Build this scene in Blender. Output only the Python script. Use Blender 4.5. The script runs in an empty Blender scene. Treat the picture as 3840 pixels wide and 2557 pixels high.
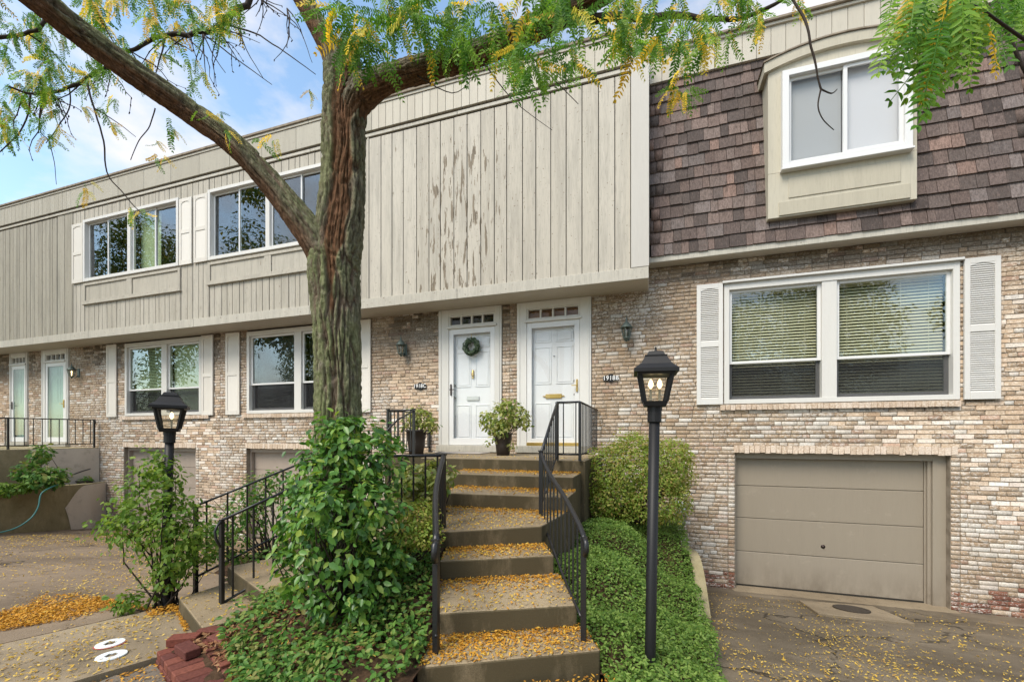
import bpy, bmesh, math, random
import numpy as np
from mathutils import Vector, Matrix, noise as mnoise
random.seed(7); rng = np.random.default_rng(7)
SC = bpy.context.scene; COL = SC.collection

# ------------------------------------------------------------------ camera, sky, sun, exposure
TH = math.atan(1580 / 4949); S_, C_ = math.sin(TH), math.cos(TH); EYE = 1.7
cam = bpy.data.objects.new('camera', bpy.data.cameras.new('camera')); COL.objects.link(cam)
cam.location = (0, 0, EYE); cam.rotation_euler = (math.radians(90), 0, TH)
cam.data.sensor_width = 36; cam.data.lens = 36 * 1580 / 3840; cam.data.shift_y = 351.5 / 3840
cam.data.clip_start = .05; cam.data.clip_end = 2000
SC.camera = cam
SUN_EL, SUN_AZ = math.radians(52), math.radians(205)      # azimuth measured from +Y clockwise
W = bpy.data.worlds.new("World"); SC.world = W; W.use_nodes = True
nt = W.node_tree; nt.nodes.clear()
def wn(t, **k):
    n = nt.nodes.new(t)
    for a, v in k.items(): setattr(n, a, v)
    return n
out = wn('ShaderNodeOutputWorld'); bg = wn('ShaderNodeBackground'); bg.inputs[1].default_value = .135
sky = wn('ShaderNodeTexSky', sky_type='NISHITA', sun_disc=False, sun_elevation=SUN_EL, sun_rotation=SUN_AZ)
sky.air_density = 1.0; sky.dust_density = .6; sky.ozone_density = 1.6
tc = wn('ShaderNodeTexCoord'); mp = wn('ShaderNodeMapping'); mp.inputs['Scale'].default_value = (1.0, 1.0, 1.9)
mp.inputs['Location'].default_value = (.35, .2, .1)
nz = wn('ShaderNodeTexNoise'); nz.inputs['Scale'].default_value = 2.6; nz.inputs['Detail'].default_value = 7; nz.inputs['Roughness'].default_value = .55
rp = wn('ShaderNodeValToRGB'); rp.color_ramp.elements[0].position = .445; rp.color_ramp.elements[1].position = .60
rp.color_ramp.elements[0].color = (0, 0, 0, 1); rp.color_ramp.elements[1].color = (.92, .92, .92, 1)
mx = wn('ShaderNodeMixRGB'); mx.inputs[2].default_value = (5.6, 5.35, 5.35, 1)
bri = wn('ShaderNodeMixRGB', blend_type='MULTIPLY'); bri.inputs[0].default_value = 1; bri.inputs[2].default_value = (1.85, 1.85, 1.65, 1)
L = nt.links.new
L(tc.outputs['Generated'], mp.inputs[0]); L(mp.outputs[0], nz.inputs['Vector']); L(nz.outputs[0], rp.inputs[0])
L(rp.outputs[0], mx.inputs[0]); L(sky.outputs[0], bri.inputs[1]); L(bri.outputs[0], mx.inputs[1]); L(mx.outputs[0], bg.inputs[0]); L(bg.outputs[0], out.inputs[0])
sl = bpy.data.lights.new('sun', 'SUN'); sl.energy = 2.9; sl.angle = math.radians(28); sl.color = (1, .92, .81)
so = bpy.data.objects.new('sun', sl); COL.objects.link(so)
sd = Vector((math.sin(SUN_AZ) * math.cos(SUN_EL), math.cos(SUN_AZ) * math.cos(SUN_EL), math.sin(SUN_EL)))
so.rotation_euler = sd.to_track_quat('Z', 'Y').to_euler(); so.location = (-6, -12, 20)
SC.view_settings.view_transform = 'Standard'; SC.view_settings.look = 'None'
SC.view_settings.exposure = 0.55; SC.view_settings.gamma = 1; SC.view_settings.use_curve_mapping = False

# ------------------------------------------------------------------ helpers
FD = 1580 / (3840 / 2355); CXD, HYD = 1920 / (3840 / 2355), 1630 / (3840 / 2355)
def pt(x, y, t):                       # a sight line and a distance along the view give a place
    a = (x - CXD) / FD
    return Vector((t * (a * C_ - S_), t * (a * S_ + C_), EYE + (HYD - y) / FD * t))
def onz(x, y, z):
    return pt(x, y, (z - EYE) / ((HYD - y) / FD))
def depth(p): return -S_ * p[0] + C_ * p[1]
def px(p):
    d = depth(p)
    return (CXD + FD * (C_ * p[0] + S_ * p[1]) / d, HYD - FD * (p[2] - EYE) / d) if d > .05 else (-9999, 0)

WT = {}
def link(o, parent=None):
    COL.objects.link(o); WT[o] = tuple(o.location)
    if parent is not None:
        o.parent = parent; p = WT[parent]
        o.matrix_parent_inverse = Matrix.Translation((-p[0], -p[1], -p[2]))
    return o
def tag(o, label=None, cat=None, group=None, kind=None):
    if label: o['label'] = label
    if cat: o['category'] = cat
    if group: o['group'] = group
    if kind: o['kind'] = kind
    return o
def empty(name, loc, label, cat, group=None):
    o = bpy.data.objects.new(name, None); o.location = loc; o.empty_display_size = .1
    link(o); return tag(o, label, cat, group)
def mesh_np(name, V, F, smooth=False, col=None):
    V = np.asarray(V, np.float32); F = np.asarray(F, np.int32); n = F.shape[1]
    m = bpy.data.meshes.new(name); m.vertices.add(len(V)); m.vertices.foreach_set('co', V.ravel())
    m.loops.add(F.size); m.loops.foreach_set('vertex_index', F.ravel())
    m.polygons.add(len(F)); m.polygons.foreach_set('loop_start', np.arange(0, F.size, n, dtype=np.int32))
    if smooth: m.polygons.foreach_set('use_smooth', np.ones(len(F), bool))
    m.update(calc_edges=True)
    if col is not None:
        a = m.color_attributes.new('Col', 'FLOAT_COLOR', 'POINT')
        c = np.ones((len(V), 4), np.float32); c[:, :3] = col; a.data.foreach_set('color', c.ravel())
    return m
def mesh_py(name, V, F, smooth=False):
    m = bpy.data.meshes.new(name); m.from_pydata([tuple(v) for v in V], [], F)
    if smooth:
        for p in m.polygons: p.use_smooth = True
    m.update(); return m
def put(name, mesh, mat, parent=None, loc=(0, 0, 0), rot=None, scale=None):
    o = bpy.data.objects.new(name, mesh); o.location = loc
    if rot: o.rotation_euler = rot
    if scale: o.scale = scale
    if mat is not None and not mesh.materials: mesh.materials.append(mat)
    return link(o, parent)

class MB:                              # collects shapes into ONE mesh
    def __init__(s): s.V = []; s.F = []
    def add(s, V, F):
        n = len(s.V); s.V += [tuple(v) for v in V]; s.F += [tuple(i + n for i in f) for f in F]; return s
    def box(s, x0, x1, y0, y1, z0, z1, b=0.0, skip=''):
        if b <= 0:
            V = [(x, y, z) for z in (z0, z1) for y in (y0, y1) for x in (x0, x1)]
            return s.add(V, [(0, 2, 3, 1), (4, 5, 7, 6), (0, 1, 5, 4), (2, 6, 7, 3), (0, 4, 6, 2), (1, 3, 7, 5)])
        b = min(b, (x1 - x0) * .4, (y1 - y0) * .4, (z1 - z0) * .4)
        V = []; idx = {}
        for i, x in enumerate((x0, x1)):
            for j, y in enumerate((y0, y1)):
                for k, z in enumerate((z0, z1)):
                    ix, iy, iz = (b if i == 0 else -b), (b if j == 0 else -b), (b if k == 0 else -b)
                    idx[i, j, k] = len(V); V += [(x, y + iy, z + iz), (x + ix, y, z + iz), (x + ix, y + iy, z)]
        F = []
        for i in (0, 1):
            f = [idx[i, 0, 0], idx[i, 1, 0], idx[i, 1, 1], idx[i, 0, 1]]; F.append(tuple(f if i else f[::-1]))
            f = [idx[0, i, 0] + 1, idx[1, i, 0] + 1, idx[1, i, 1] + 1, idx[0, i, 1] + 1]; F.append(tuple(f[::-1] if i else f))
            f = [idx[0, 0, i] + 2, idx[1, 0, i] + 2, idx[1, 1, i] + 2, idx[0, 1, i] + 2]; F.append(tuple(f if i else f[::-1]))
        for a in (0, 1):
            for c in (0, 1):
                F += [(idx[a, c, 0], idx[a, c, 1], idx[a, c, 1] + 1, idx[a, c, 0] + 1),
                      (idx[a, 0, c], idx[a, 1, c], idx[a, 1, c] + 2, idx[a, 0, c] + 2),
                      (idx[0, a, c] + 1, idx[1, a, c] + 1, idx[1, a, c] + 2, idx[0, a, c] + 2)]
        F += [(idx[i, j, k], idx[i, j, k] + 1, idx[i, j, k] + 2) for i in (0, 1) for j in (0, 1) for k in (0, 1)]
        return s.add(V, F)
    def tube(s, P, R, n=8, cap=True):
        V, F = tube(P, R, n, cap); return s.add(V, F)
    def bar(s, p, q, w, d=None):
        p, q = Vector(p), Vector(q); d = d or w; a = (q - p).normalized()
        u = a.cross(Vector((0, 0, 1)));
        if u.length < .01: u = Vector((1, 0, 0))
        u.normalize(); v = a.cross(u); u *= w / 2; v *= d / 2
        V = [c + i * u + j * v for c in (p, q) for i, j in ((-1, -1), (1, -1), (1, 1), (-1, 1))]
        return s.add(V, [(0, 3, 2, 1), (4, 5, 6, 7), (0, 1, 5, 4), (1, 2, 6, 5), (2, 3, 7, 6), (3, 0, 4, 7)])
    def prism(s, poly, z0, z1):
        n = len(poly); V = [(x, y, z0) for x, y in poly] + [(x, y, (z1[i] if isinstance(z1, (list, tuple)) else z1)) for i, (x, y) in enumerate(poly)]
        return s.add(V, [tuple(range(n))[::-1], tuple(range(n, 2 * n))] + [(i, (i + 1) % n, n + (i + 1) % n, n + i) for i in range(n)])
    def lathe(s, prof, c=(0, 0, 0), n=16):
        V = []; F = []
        for r, z in prof:
            V += [(c[0] + r * math.cos(2 * math.pi * i / n), c[1] + r * math.sin(2 * math.pi * i / n), c[2] + z) for i in range(n)]
        for k in range(len(prof) - 1):
            F += [(k * n + i, k * n + (i + 1) % n, (k + 1) * n + (i + 1) % n, (k + 1) * n + i) for i in range(n)]
        F += [tuple(range(n))[::-1], tuple(range((len(prof) - 1) * n, len(prof) * n))]
        return s.add(V, F)
    def build(s, name, mat, parent=None, smooth=False, loc=None):
        V = np.array(s.V, np.float32)
        if loc is None:
            loc = V.mean(0) if len(V) else (0, 0, 0); loc = tuple(float(c) for c in loc)
        V = V - np.array(loc, np.float32)
        m = mesh_py(name, V.tolist(), s.F, smooth)
        bm = bmesh.new(); bm.from_mesh(m); bmesh.ops.recalc_face_normals(bm, faces=bm.faces); bm.to_mesh(m); bm.free()
        return put(name, m, mat, parent, loc)
def tube(P, R, n=8, cap=True):
    P = [Vector(p) for p in P]; V = []; F = []
    if not hasattr(R, '__len__'): R = [R] * len(P)
    R = [float(x) for x in R]; u = None
    for i, p in enumerate(P):
        a = (P[min(i + 1, len(P) - 1)] - P[max(i - 1, 0)]).normalized()
        if u is None:
            u = a.cross(Vector((0, 0, 1)))
            if u.length < .05: u = a.cross(Vector((0, 1, 0)))
        u = (u - a * u.dot(a)).normalized(); v = a.cross(u)
        V += [p + R[i] * (math.cos(2 * math.pi * k / n) * u + math.sin(2 * math.pi * k / n) * v) for k in range(n)]
    for i in range(len(P) - 1):
        F += [(i * n + k, i * n + (k + 1) % n, (i + 1) * n + (k + 1) % n, (i + 1) * n + k) for k in range(n)]
    if cap: F += [tuple(range(n))[::-1], tuple(range((len(P) - 1) * n, len(P) * n))]
    return V, F
def spline(P, n):
    P = np.array([list(p) for p in P], float); m = len(P) - 1; o = []
    for i in range(m):
        p0 = P[max(i - 1, 0)]; p1 = P[i]; p2 = P[i + 1]; p3 = P[min(i + 2, m)]
        for k in range(n):
            t = k / n; o.append(.5 * ((2 * p1) + (p2 - p0) * t + (2 * p0 - 5 * p1 + 4 * p2 - p3) * t * t + (3 * p1 - p0 - 3 * p2 + p3) * t ** 3))
    o.append(P[-1]); return np.array(o)
def box(name, x0, x1, y0, y1, z0, z1, mat, parent=None, b=.004):
    return MB().box(x0, x1, y0, y1, z0, z1, b).build(name, mat, parent)

# ------------------------------------------------------------------ materials
def mat(name, base, rough=.7, spec=.3, metal=0):
    m = bpy.data.materials.new(name); m.use_nodes = True; b = m.node_tree.nodes['Principled BSDF']
    b.inputs['Base Color'].default_value = (*base, 1); b.inputs['Roughness'].default_value = rough
    b.inputs['Specular IOR Level'].default_value = spec; b.inputs['Metallic'].default_value = metal
    return m
class G:                               # small node-graph helper
    def __init__(s, m): s.m = m; s.t = m.node_tree; s.b = s.t.nodes['Principled BSDF']
    def n(s, typ, **k):
        x = s.t.nodes.new(typ)
        for a, v in k.items(): setattr(x, a, v)
        return x
    def l(s, a, b): s.t.links.new(a, b)
    def pos(s, scale=(1, 1, 1), obj=False):
        src = s.n('ShaderNodeTexCoord').outputs['Object'] if obj else s.n('ShaderNodeNewGeometry').outputs['Position']
        mpn = s.n('ShaderNodeMapping'); mpn.inputs['Scale'].default_value = scale; s.l(src, mpn.inputs[0]); return mpn.outputs[0]
    def noise(s, vec, sc, det=4, ro=.55, dist=0):
        x = s.n('ShaderNodeTexNoise'); x.inputs['Scale'].default_value = sc; x.inputs['Detail'].default_value = det
        x.inputs['Roughness'].default_value = ro; x.inputs['Distortion'].default_value = dist; s.l(vec, x.inputs['Vector']); return x.outputs[0]
    def ramp(s, f, *st):
        r = s.n('ShaderNodeValToRGB'); e = r.color_ramp.elements
        while len(e) < len(st): e.new(.5)
        for el, (p, c) in zip(e, st): el.position = p; el.color = (*c, 1) if len(c) == 3 else c
        s.l(f, r.inputs[0]); return r.outputs[0]
    def mr(s, f, a, b, c=0., d=1.):
        x = s.n('ShaderNodeMapRange'); x.inputs[1].default_value = a; x.inputs[2].default_value = b; x.inputs[3].default_value = c; x.inputs[4].default_value = d
        s.l(f, x.inputs[0]); return x.outputs[0]
    def mix(s, f, a, b, mode='MIX'):
        x = s.n('ShaderNodeMixRGB', blend_type=mode)
        for i, v in ((0, f), (1, a), (2, b)):
            if isinstance(v, (int, float)): x.inputs[i].default_value = v
            elif isinstance(v, tuple): x.inputs[i].default_value = (*v, 1)
            else: s.l(v, x.inputs[i])
        return x.outputs[0]
    def math(s, op, a, b=None):
        x = s.n('ShaderNodeMath', operation=op)
        for i, v in ((0, a), (1, b)):
            if v is None: continue
            if isinstance(v, (int, float)): x.inputs[i].default_value = v
            else: s.l(v, x.inputs[i])
        return x.outputs[0]
    def sep(s, v, i):
        x = s.n('ShaderNodeSeparateXYZ'); s.l(v, x.inputs[0]); return x.outputs[i]
    def color(s, c): s.l(c, s.b.inputs['Base Color']); return s
    def rough(s, c): s.l(c, s.b.inputs['Roughness']); return s
    def bump(s, h, dist=.005, st=.6):
        x = s.n('ShaderNodeBump'); x.inputs['Distance'].default_value = dist; x.inputs['Strength'].default_value = st
        s.l(h, x.inputs['Height']); s.l(x.outputs[0], s.b.inputs['Normal']); return s
BLK = (0, 0, 0); WHT = (1, 1, 1)
def colored(name, attr, rough=.85, smear=None, bump=(.004, 60), streak=None):
    m = mat(name, (.5, .5, .5), rough, .25); g = G(m)
    c = g.n('ShaderNodeVertexColor', layer_name='Col').outputs[0] if attr else g.n('ShaderNodeObjectInfo').outputs['Color']
    p = g.pos()
    n1 = g.noise(p, 55, 5, .65); c = g.mix(.5, c, g.ramp(n1, (.32, (.42, .40, .37)), (.68, (1.45, 1.45, 1.45))), 'MULTIPLY')
    if smear:
        n2 = g.noise(g.pos((1, 1, 1.8)), 30, 6, .75); reg = g.noise(p, 1.1, 3, .6); n2 = g.math('ADD', n2, g.math('MULTIPLY', g.mr(reg, .3, .7, -1, 1), .07)); c = g.mix(g.mr(n2, .53, .58, 0, .72), c, smear)
        n3 = g.noise(p, 34, 4, .7); c = g.mix(g.mr(n3, .58, .66, 0, .55), c, (.20, .145, .10))
    if streak:
        n2 = g.noise(g.pos((60, 60, 3)), 1, 5, .7); c = g.mix(g.mr(n2, .42, .66, 0, .6), c, streak[0])
        n3 = g.noise(g.pos((90, 90, 4)), 1, 3, .6); c = g.mix(g.mr(n3, .55, .75, 0, .35), c, streak[1])
    g.color(c); g.bump(g.noise(p, bump[1], 5, .7), bump[0], .8); return m
M = {}
M['brick'] = colored('brick', False, .9, (.58, .51, .41)); M['bricks'] = colored('brick_far', True, .9, (.66, .62, .56))
M['shingle'] = colored('cedar_shingle', False, .85, None, (.003, 80), ((.04, .028, .023), (.30, .215, .18)))
M['redbrick'] = colored('red_paver', False, .8)
m = M['mortar'] = mat('mortar', (.38, .33, .265), .95, .1); g = G(m); g.color(g.ramp(g.noise(g.pos(), 8, 5), (.3, (.19, .155, .115)), (.7, (.33, .28, .22)))); g.bump(g.noise(g.pos(), 120, 3), .003)
def painted(name, base, peel=0.0, dirt=.35, rough=.65):
    m = mat(name, base, rough, .3); g = G(m); p = g.pos()
    inf = g.n('ShaderNodeObjectInfo').outputs['Random']
    c = g.mix(1, base, g.ramp(inf, (0, (.93, .92, .9)), (1, (1.05, 1.05, 1.05))), 'MULTIPLY')
    st = g.noise(g.pos((9, 9, .8)), 1, 6, .65); c = g.mix(g.mr(st, .45, .72, 0, dirt), c, tuple(v * .55 for v in base))
    fine = g.noise(g.pos((70, 70, 6)), 1, 4, .6); c = g.mix(g.mr(fine, .52, .72, 0, min(.55, dirt * 1.3)), c, tuple(v * .55 for v in base)); c = g.mix(g.mr(g.noise(g.pos((22, 22, 1.4)), 1, 5, .65), .55, .7, 0, dirt * .7), c, tuple(min(1, v * 1.18) for v in base))
    sp = g.noise(p, 26, 2, .5); c = c if dirt < .25 else g.mix(g.mr(sp, .68, .73, 0, .75), c, (.17, .13, .09))
    if peel:
        x = g.sep(p, 0); z = g.sep(p, 2)
        k = g.math('MULTIPLY', g.mr(x, -4.5, -3.5), g.mr(x, -1.9, -2.9)); k = g.math('MULTIPLY', k, g.mr(z, 7.35, 6.6))
        pn = g.noise(g.pos((14, 14, 1.9)), 1, 6, .62); pn = g.math('ADD', pn, g.math('MULTIPLY', k, .15))
        msk = g.mr(pn, .685, .695); c = g.mix(msk, c, g.ramp(g.noise(g.pos((60, 60, 5)), 1, 3), (.3, (.11, .088, .06)), (.7, (.25, .205, .145))))
    if 'taupe' in name:
        gr_z = g.math('MULTIPLY', g.mr(g.sep(p, 2), -.30, -.74), g.mr(g.noise(g.pos((5, 5, 2)), 1, 6, .7), .35, .65)); c = g.mix(g.math('MULTIPLY', gr_z, .55), c, (.10, .075, .05))
        c = g.mix(g.mr(g.noise(p, 3, 6, .7), .60, .64, 0, .25), c, tuple(min(1, v * 1.25) for v in base))
    g.color(c); g.bump(g.noise(g.pos((60, 60, 4)), 1, 4, .6), .003, .6); return m
M['plank'] = painted('weathered_beige_paint', (.475, .44, .37), 1.0, .55)
M['plank_mid'] = painted('weathered_mid_paint', (.42, .39, .325), .3, .55)
M['plank_grey'] = painted('weathered_grey_paint', (.335, .31, .25), .3, .6)
M['fascia'] = painted('beige_fascia_paint', (.47, .445, .38), 0, .4)
M['frieze'] = painted('beige_frieze_panel', (.49, .455, .38), 0, .15); M['frieze_mid'] = painted('grey_frieze_panel', (.395, .37, .305), 0, .25)
M['soffit'] = painted('soffit_paint', (.50, .46, .39), 0, .15)
M['corner'] = painted('corner_board_paint', (.52, .50, .46), 0, .08)
M['cream'] = painted('cream_paint', (.46, .425, .335), 0, .2)
M['white'] = painted('white_trim_paint', (.62, .61, .575), 0, .07, .45)
M['shutter'] = painted('white_shutter_paint', (.64, .63, .60), 0, .05, .5)
M['shutter_up'] = painted('cream_shutter_paint', (.66, .63, .57), 0, .08, .5)
M['door'] = mat('white_door_paint', (.72, .735, .735), .35, .4); M['vinyl'] = mat('white_vinyl', (.67, .67, .655), .35, .4)
M['garage'] = painted('taupe_paint', (.285, .245, .19), 0, .08, .5); M['garage2'] = painted('pale_taupe_paint', (.36, .30, .25), 0, .12, .5)
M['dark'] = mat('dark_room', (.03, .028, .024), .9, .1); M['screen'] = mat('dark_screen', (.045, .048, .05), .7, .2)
M['black'] = mat('black_iron', (.012, .012, .013), .38, .5); g = G(M['black']); g.bump(g.noise(g.pos(), 60, 4), .002, .4)
M['lampblack'] = mat('black_lamp_paint', (.011, .011, .012), .5, .3)
M['brass'] = mat('brass', (.55, .38, .12), .35, .5, .9); M['bronze'] = mat('dark_bronze', (.05, .035, .03), .4, .5, .6); M['nickel'] = mat('nickel', (.5, .48, .46), .3, .5, .9)
M['verdigris'] = mat('verdigris_metal', (.10, .13, .12), .5, .4, .5)
M['pot'] = mat('dark_brown_pot', (.035, .026, .022), .5, .4); M['soil'] = mat('soil', (.05, .035, .022), .95, .1)
g = G(M['soil']); g.color(g.ramp(g.noise(g.pos(), 14, 6), (.3, (.02, .013, .008)), (.7, (.10, .06, .035)))); g.bump(g.noise(g.pos(), 30, 5), .03)
M['blind'] = mat('blind_slat', (.66, .60, .42), .6, .3); M['shade'] = mat('roller_shade', (.56, .57, .58), .7, .2); M['shade2'] = mat('grey_shade', (.36, .375, .375), .7, .2); M['curtain'] = mat('pale_curtain', (.50, .57, .36), .9, .1)
M['hose'] = mat('teal_hose', (.03, .14, .13), .45, .4); M['twine'] = mat('twig_bark', (.035, .026, .02), .8, .2)
M['numwhite'] = mat('white_numeral', (.75, .75, .74), .5); M['mat'] = mat('door_mat', (.36, .33, .30), .95, .1); M['brown'] = mat('brown_paper', (.22, .12, .06), .8)
M['plastic'] = mat('white_plastic', (.7, .74, .74), .4)
def glass(name, refl=1.0, tint=(.93, .96, .94)):
    m = bpy.data.materials.new(name); m.use_nodes = True; t = m.node_tree; t.nodes.clear()
    o = t.nodes.new('ShaderNodeOutputMaterial'); a = t.nodes.new('ShaderNodeBsdfTransparent'); b = t.nodes.new('ShaderNodeBsdfGlossy'); x = t.nodes.new('ShaderNodeMixShader')
    a.inputs[0].default_value = (*tint, 1); b.inputs['Roughness'].default_value = 0.0; lw = t.nodes.new('ShaderNodeLayerWeight'); lw.inputs[0].default_value = .5; f = t.nodes.new('ShaderNodeMath'); f.operation = 'POWER'; f.inputs[1].default_value = 4.0; t.links.new(lw.outputs['Facing'], f.inputs[0])
    k = t.nodes.new('ShaderNodeMath'); k.operation = 'MULTIPLY_ADD'; k.inputs[1].default_value = .85 * refl; k.inputs[2].default_value = .085 * refl; k.use_clamp = True
    nb = t.nodes.new('ShaderNodeTexNoise'); nb.inputs['Scale'].default_value = 1.3; nb.inputs['Detail'].default_value = 1; ge = t.nodes.new('ShaderNodeNewGeometry'); bu = t.nodes.new('ShaderNodeBump'); bu.inputs['Distance'].default_value = .006; bu.inputs['Strength'].default_value = .3
    t.links.new(ge.outputs['Position'], nb.inputs['Vector']); t.links.new(nb.outputs[0], bu.inputs['Height']); t.links.new(bu.outputs[0], b.inputs['Normal'])
    t.links.new(f.outputs[0], k.inputs[0]); t.links.new(k.outputs[0], x.inputs[0]); t.links.new(a.outputs[0], x.inputs[1]); t.links.new(b.outputs[0], x.inputs[2]); t.links.new(x.outputs[0], o.inputs[0]); return m
M['glass'] = glass('window_glass', 1.25); M['storm'] = glass('storm_glass', .22, (.98, .98, .98)); M['stormgreen'] = glass('tinted_storm_glass', .7, (.72, .80, .76)); M['lampglass'] = glass('lamp_glass', .5, (.92, .9, .84))
def emit(name, c, s):
    m = bpy.data.materials.new(name); m.use_nodes = True; b = m.node_tree.nodes['Principled BSDF']; b.inputs['Base Color'].default_value = (*c, 1)
    b.inputs['Emission Color'].default_value = (*c, 1); b.inputs['Emission Strength'].default_value = s; return m
M['bulb'] = emit('lit_bulb', (1, .78, .42), 3)
def concrete(name, lo, hi, moss=0.0, scale=1.0, rough=.85, fine=.35):
    m = mat(name, hi, rough, .3); g = G(m); p = g.pos()
    c = g.ramp(g.noise(p, .9 * scale, 6, .62, .5), (.35, lo), (.65, hi))
    c = g.mix(fine, c, g.ramp(g.noise(p, 130, 3, .7), (.3, (.35, .33, .3)), (.7, (1.5, 1.5, 1.5))), 'MULTIPLY')
    c = g.mix(g.mr(g.noise(p, 5, 6, .7), .55, .75, 0, .55), c, tuple(v * .5 for v in lo))
    if name.startswith('drive'):
        wv = g.n('ShaderNodeVectorMath', operation='ADD'); nn = g.n('ShaderNodeTexNoise'); nn.inputs['Scale'].default_value = 2.2; nn.inputs['Detail'].default_value = 5; g.l(p, nn.inputs['Vector']); sc_ = g.n('ShaderNodeVectorMath', operation='SCALE'); sc_.inputs['Scale'].default_value = .8; g.l(nn.outputs['Color'], sc_.inputs[0]); g.l(p, wv.inputs[0]); g.l(sc_.outputs[0], wv.inputs[1])
        vo = g.n('ShaderNodeTexVoronoi', feature='DISTANCE_TO_EDGE'); vo.inputs['Scale'].default_value = .42; g.l(wv.outputs[0], vo.inputs['Vector']); c = g.mix(g.mr(vo.outputs[0], .004, .009, .85, 0), c, tuple(v * .25 for v in lo))
        c = g.mix(g.mr(g.noise(g.pos((.5, 1.6, 1)), 1.6, 6, .7), .52, .70, 0, .6), c, tuple(min(1, v * 1.35) for v in hi))
    if moss:
        ns = g.sep(g.n('ShaderNodeNewGeometry').outputs['Normal'], 2)
        side = g.mr(ns, .8, .3); k = g.math('MULTIPLY', g.mr(g.noise(g.pos((2, 2, .7)), 2.2, 6, .7), .1, .5), side)
        c = g.mix(g.math('MULTIPLY', k, moss), c, (.06, .047, .023))
    g.color(c); g.bump(g.noise(p, 90, 5, .7), .004, .6); return m
M['walk'] = concrete('sidewalk_concrete', (.18, .14, .09), (.30, .24, .16)); M['driveR'] = concrete('driveway_asphalt_wet', (.085, .066, .043), (.185, .15, .105), 0, .8, .6)
M['driveL'] = concrete('driveway_concrete', (.135, .10, .066), (.25, .19, .13), 0, .5); M['step'] = concrete('step_concrete', (.19, .145, .088), (.31, .245, .155), .95, 1, .85, .6)
M['mossy'] = concrete('mossy_wall_concrete', (.24, .20, .10), (.42, .36, .22), .4); M['patch'] = concrete('pale_cement_patch', (.48, .42, .35), (.56, .50, .42), 0, 1, .9, .15)
M['drain'] = mat('iron_drain', (.05, .04, .03), .7, .3); M['ground'] = concrete('street_ground', (.12, .10, .08), (.2, .17, .13))
def leafmat(name, cols, trans=.35, rough=.5, attr=None):
    m = bpy.data.materials.new(name); m.use_nodes = True; t = m.node_tree; b = t.nodes['Principled BSDF']; b.inputs['Roughness'].default_value = rough; b.inputs['Specular IOR Level'].default_value = .35
    g = G(m); r = g.n('ShaderNodeNewGeometry').outputs['Random Per Island']
    if attr == 'obj':
        oc = g.n('ShaderNodeObjectInfo').outputs['Color']; c = g.mix(.6, oc, g.ramp(r, (0, (.55, .6, .5)), (1, (1.5, 1.4, 1.3))), 'MULTIPLY')
    elif attr == 'col':
        oc = g.n('ShaderNodeVertexColor', layer_name='Col').outputs[0]; c = g.mix(.6, oc, g.ramp(r, (0, (.55, .6, .5)), (1, (1.5, 1.4, 1.3))), 'MULTIPLY')
    else:
        n = len(cols); c = g.ramp(r, *[(i / max(1, n - 1), cc) for i, cc in enumerate(cols)])
    g.color(c); tr = g.n('ShaderNodeBsdfTranslucent'); x = g.n('ShaderNodeMixShader'); x.inputs[0].default_value = trans
    b.inputs['Specular IOR Level'].default_value = .45 if name == 'bush_leaf' else .2
    g.l(g.mix(1, c, (1.5, 1.5, .8), 'MULTIPLY'), tr.inputs[0]); g.l(b.outputs[0], x.inputs[1]); g.l(tr.outputs[0], x.inputs[2]); g.l(x.outputs[0], t.nodes['Material Output'].inputs[0]); return m
M['frond'] = leafmat('locust_leaf', None, .45, .45, 'obj'); M['fronds'] = leafmat('locust_foliage', None, .45, .45, 'col')
GREENS = [(.025, .075, .02), (.04, .12, .025), (.07, .17, .035), (.10, .21, .045)]
M['bush'] = leafmat('bush_leaf', [(.035, .10, .02), (.06, .155, .028), (.09, .21, .036), (.14, .28, .05), (.27, .35, .06)], .3, .36)
M['ivy'] = leafmat('ivy_leaf', [(.04, .10, .02), (.065, .16, .028), (.10, .21, .04), (.16, .27, .055), (.22, .20, .06)], .3, .45)
M['vinca'] = leafmat('ground_cover_leaf', [(.065, .13, .022), (.11, .20, .035), (.17, .27, .055), (.25, .35, .085)], .35, .45)
M['shrub'] = leafmat('boxwood_leaf', [(.13, .21, .03), (.20, .29, .045), (.28, .35, .065), (.35, .36, .09), (.33, .22, .08)], .4, .5)
M['vine'] = leafmat('vine_leaf', [(.07, .15, .022), (.11, .20, .03), (.16, .26, .045), (.23, .30, .06)], .4, .5)
M['potleaf'] = leafmat('variegated_leaf', [(.13, .20, .04), (.22, .28, .06), (.36, .38, .10), (.42, .40, .20), (.08, .15, .03)], .35, .45)
M['litter'] = leafmat('fallen_leaf', [(.42, .19, .02), (.55, .27, .03), (.60, .34, .05), (.50, .25, .03), (.30, .13, .02)], .15, .6)
M['litter2'] = leafmat('scattered_leaf', [(.50, .30, .04), (.58, .38, .06), (.62, .44, .10), (.48, .34, .07), (.30, .16, .05)], .15, .6)
M['brownleaf'] = leafmat('dry_leaf', [(.16, .07, .03), (.24, .11, .05), (.34, .20, .10), (.10, .05, .025)], .1, .7)
M['wreath'] = leafmat('wreath_leaf', [(.03, .06, .03), (.06, .09, .05), (.10, .14, .08)], .2, .5)
M['farleaf'] = leafmat('street_tree_leaf', [(.04, .09, .02), (.08, .14, .03), (.16, .18, .04), (.28, .24, .04)], .35, .5)
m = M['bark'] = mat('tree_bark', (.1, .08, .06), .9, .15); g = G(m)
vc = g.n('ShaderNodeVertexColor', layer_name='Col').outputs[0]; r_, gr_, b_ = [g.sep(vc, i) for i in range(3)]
n1 = g.noise(g.pos((1, 1, .3)), 34, 7, .75, .6); n2 = g.noise(g.pos(), 6, 5, .7)
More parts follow.
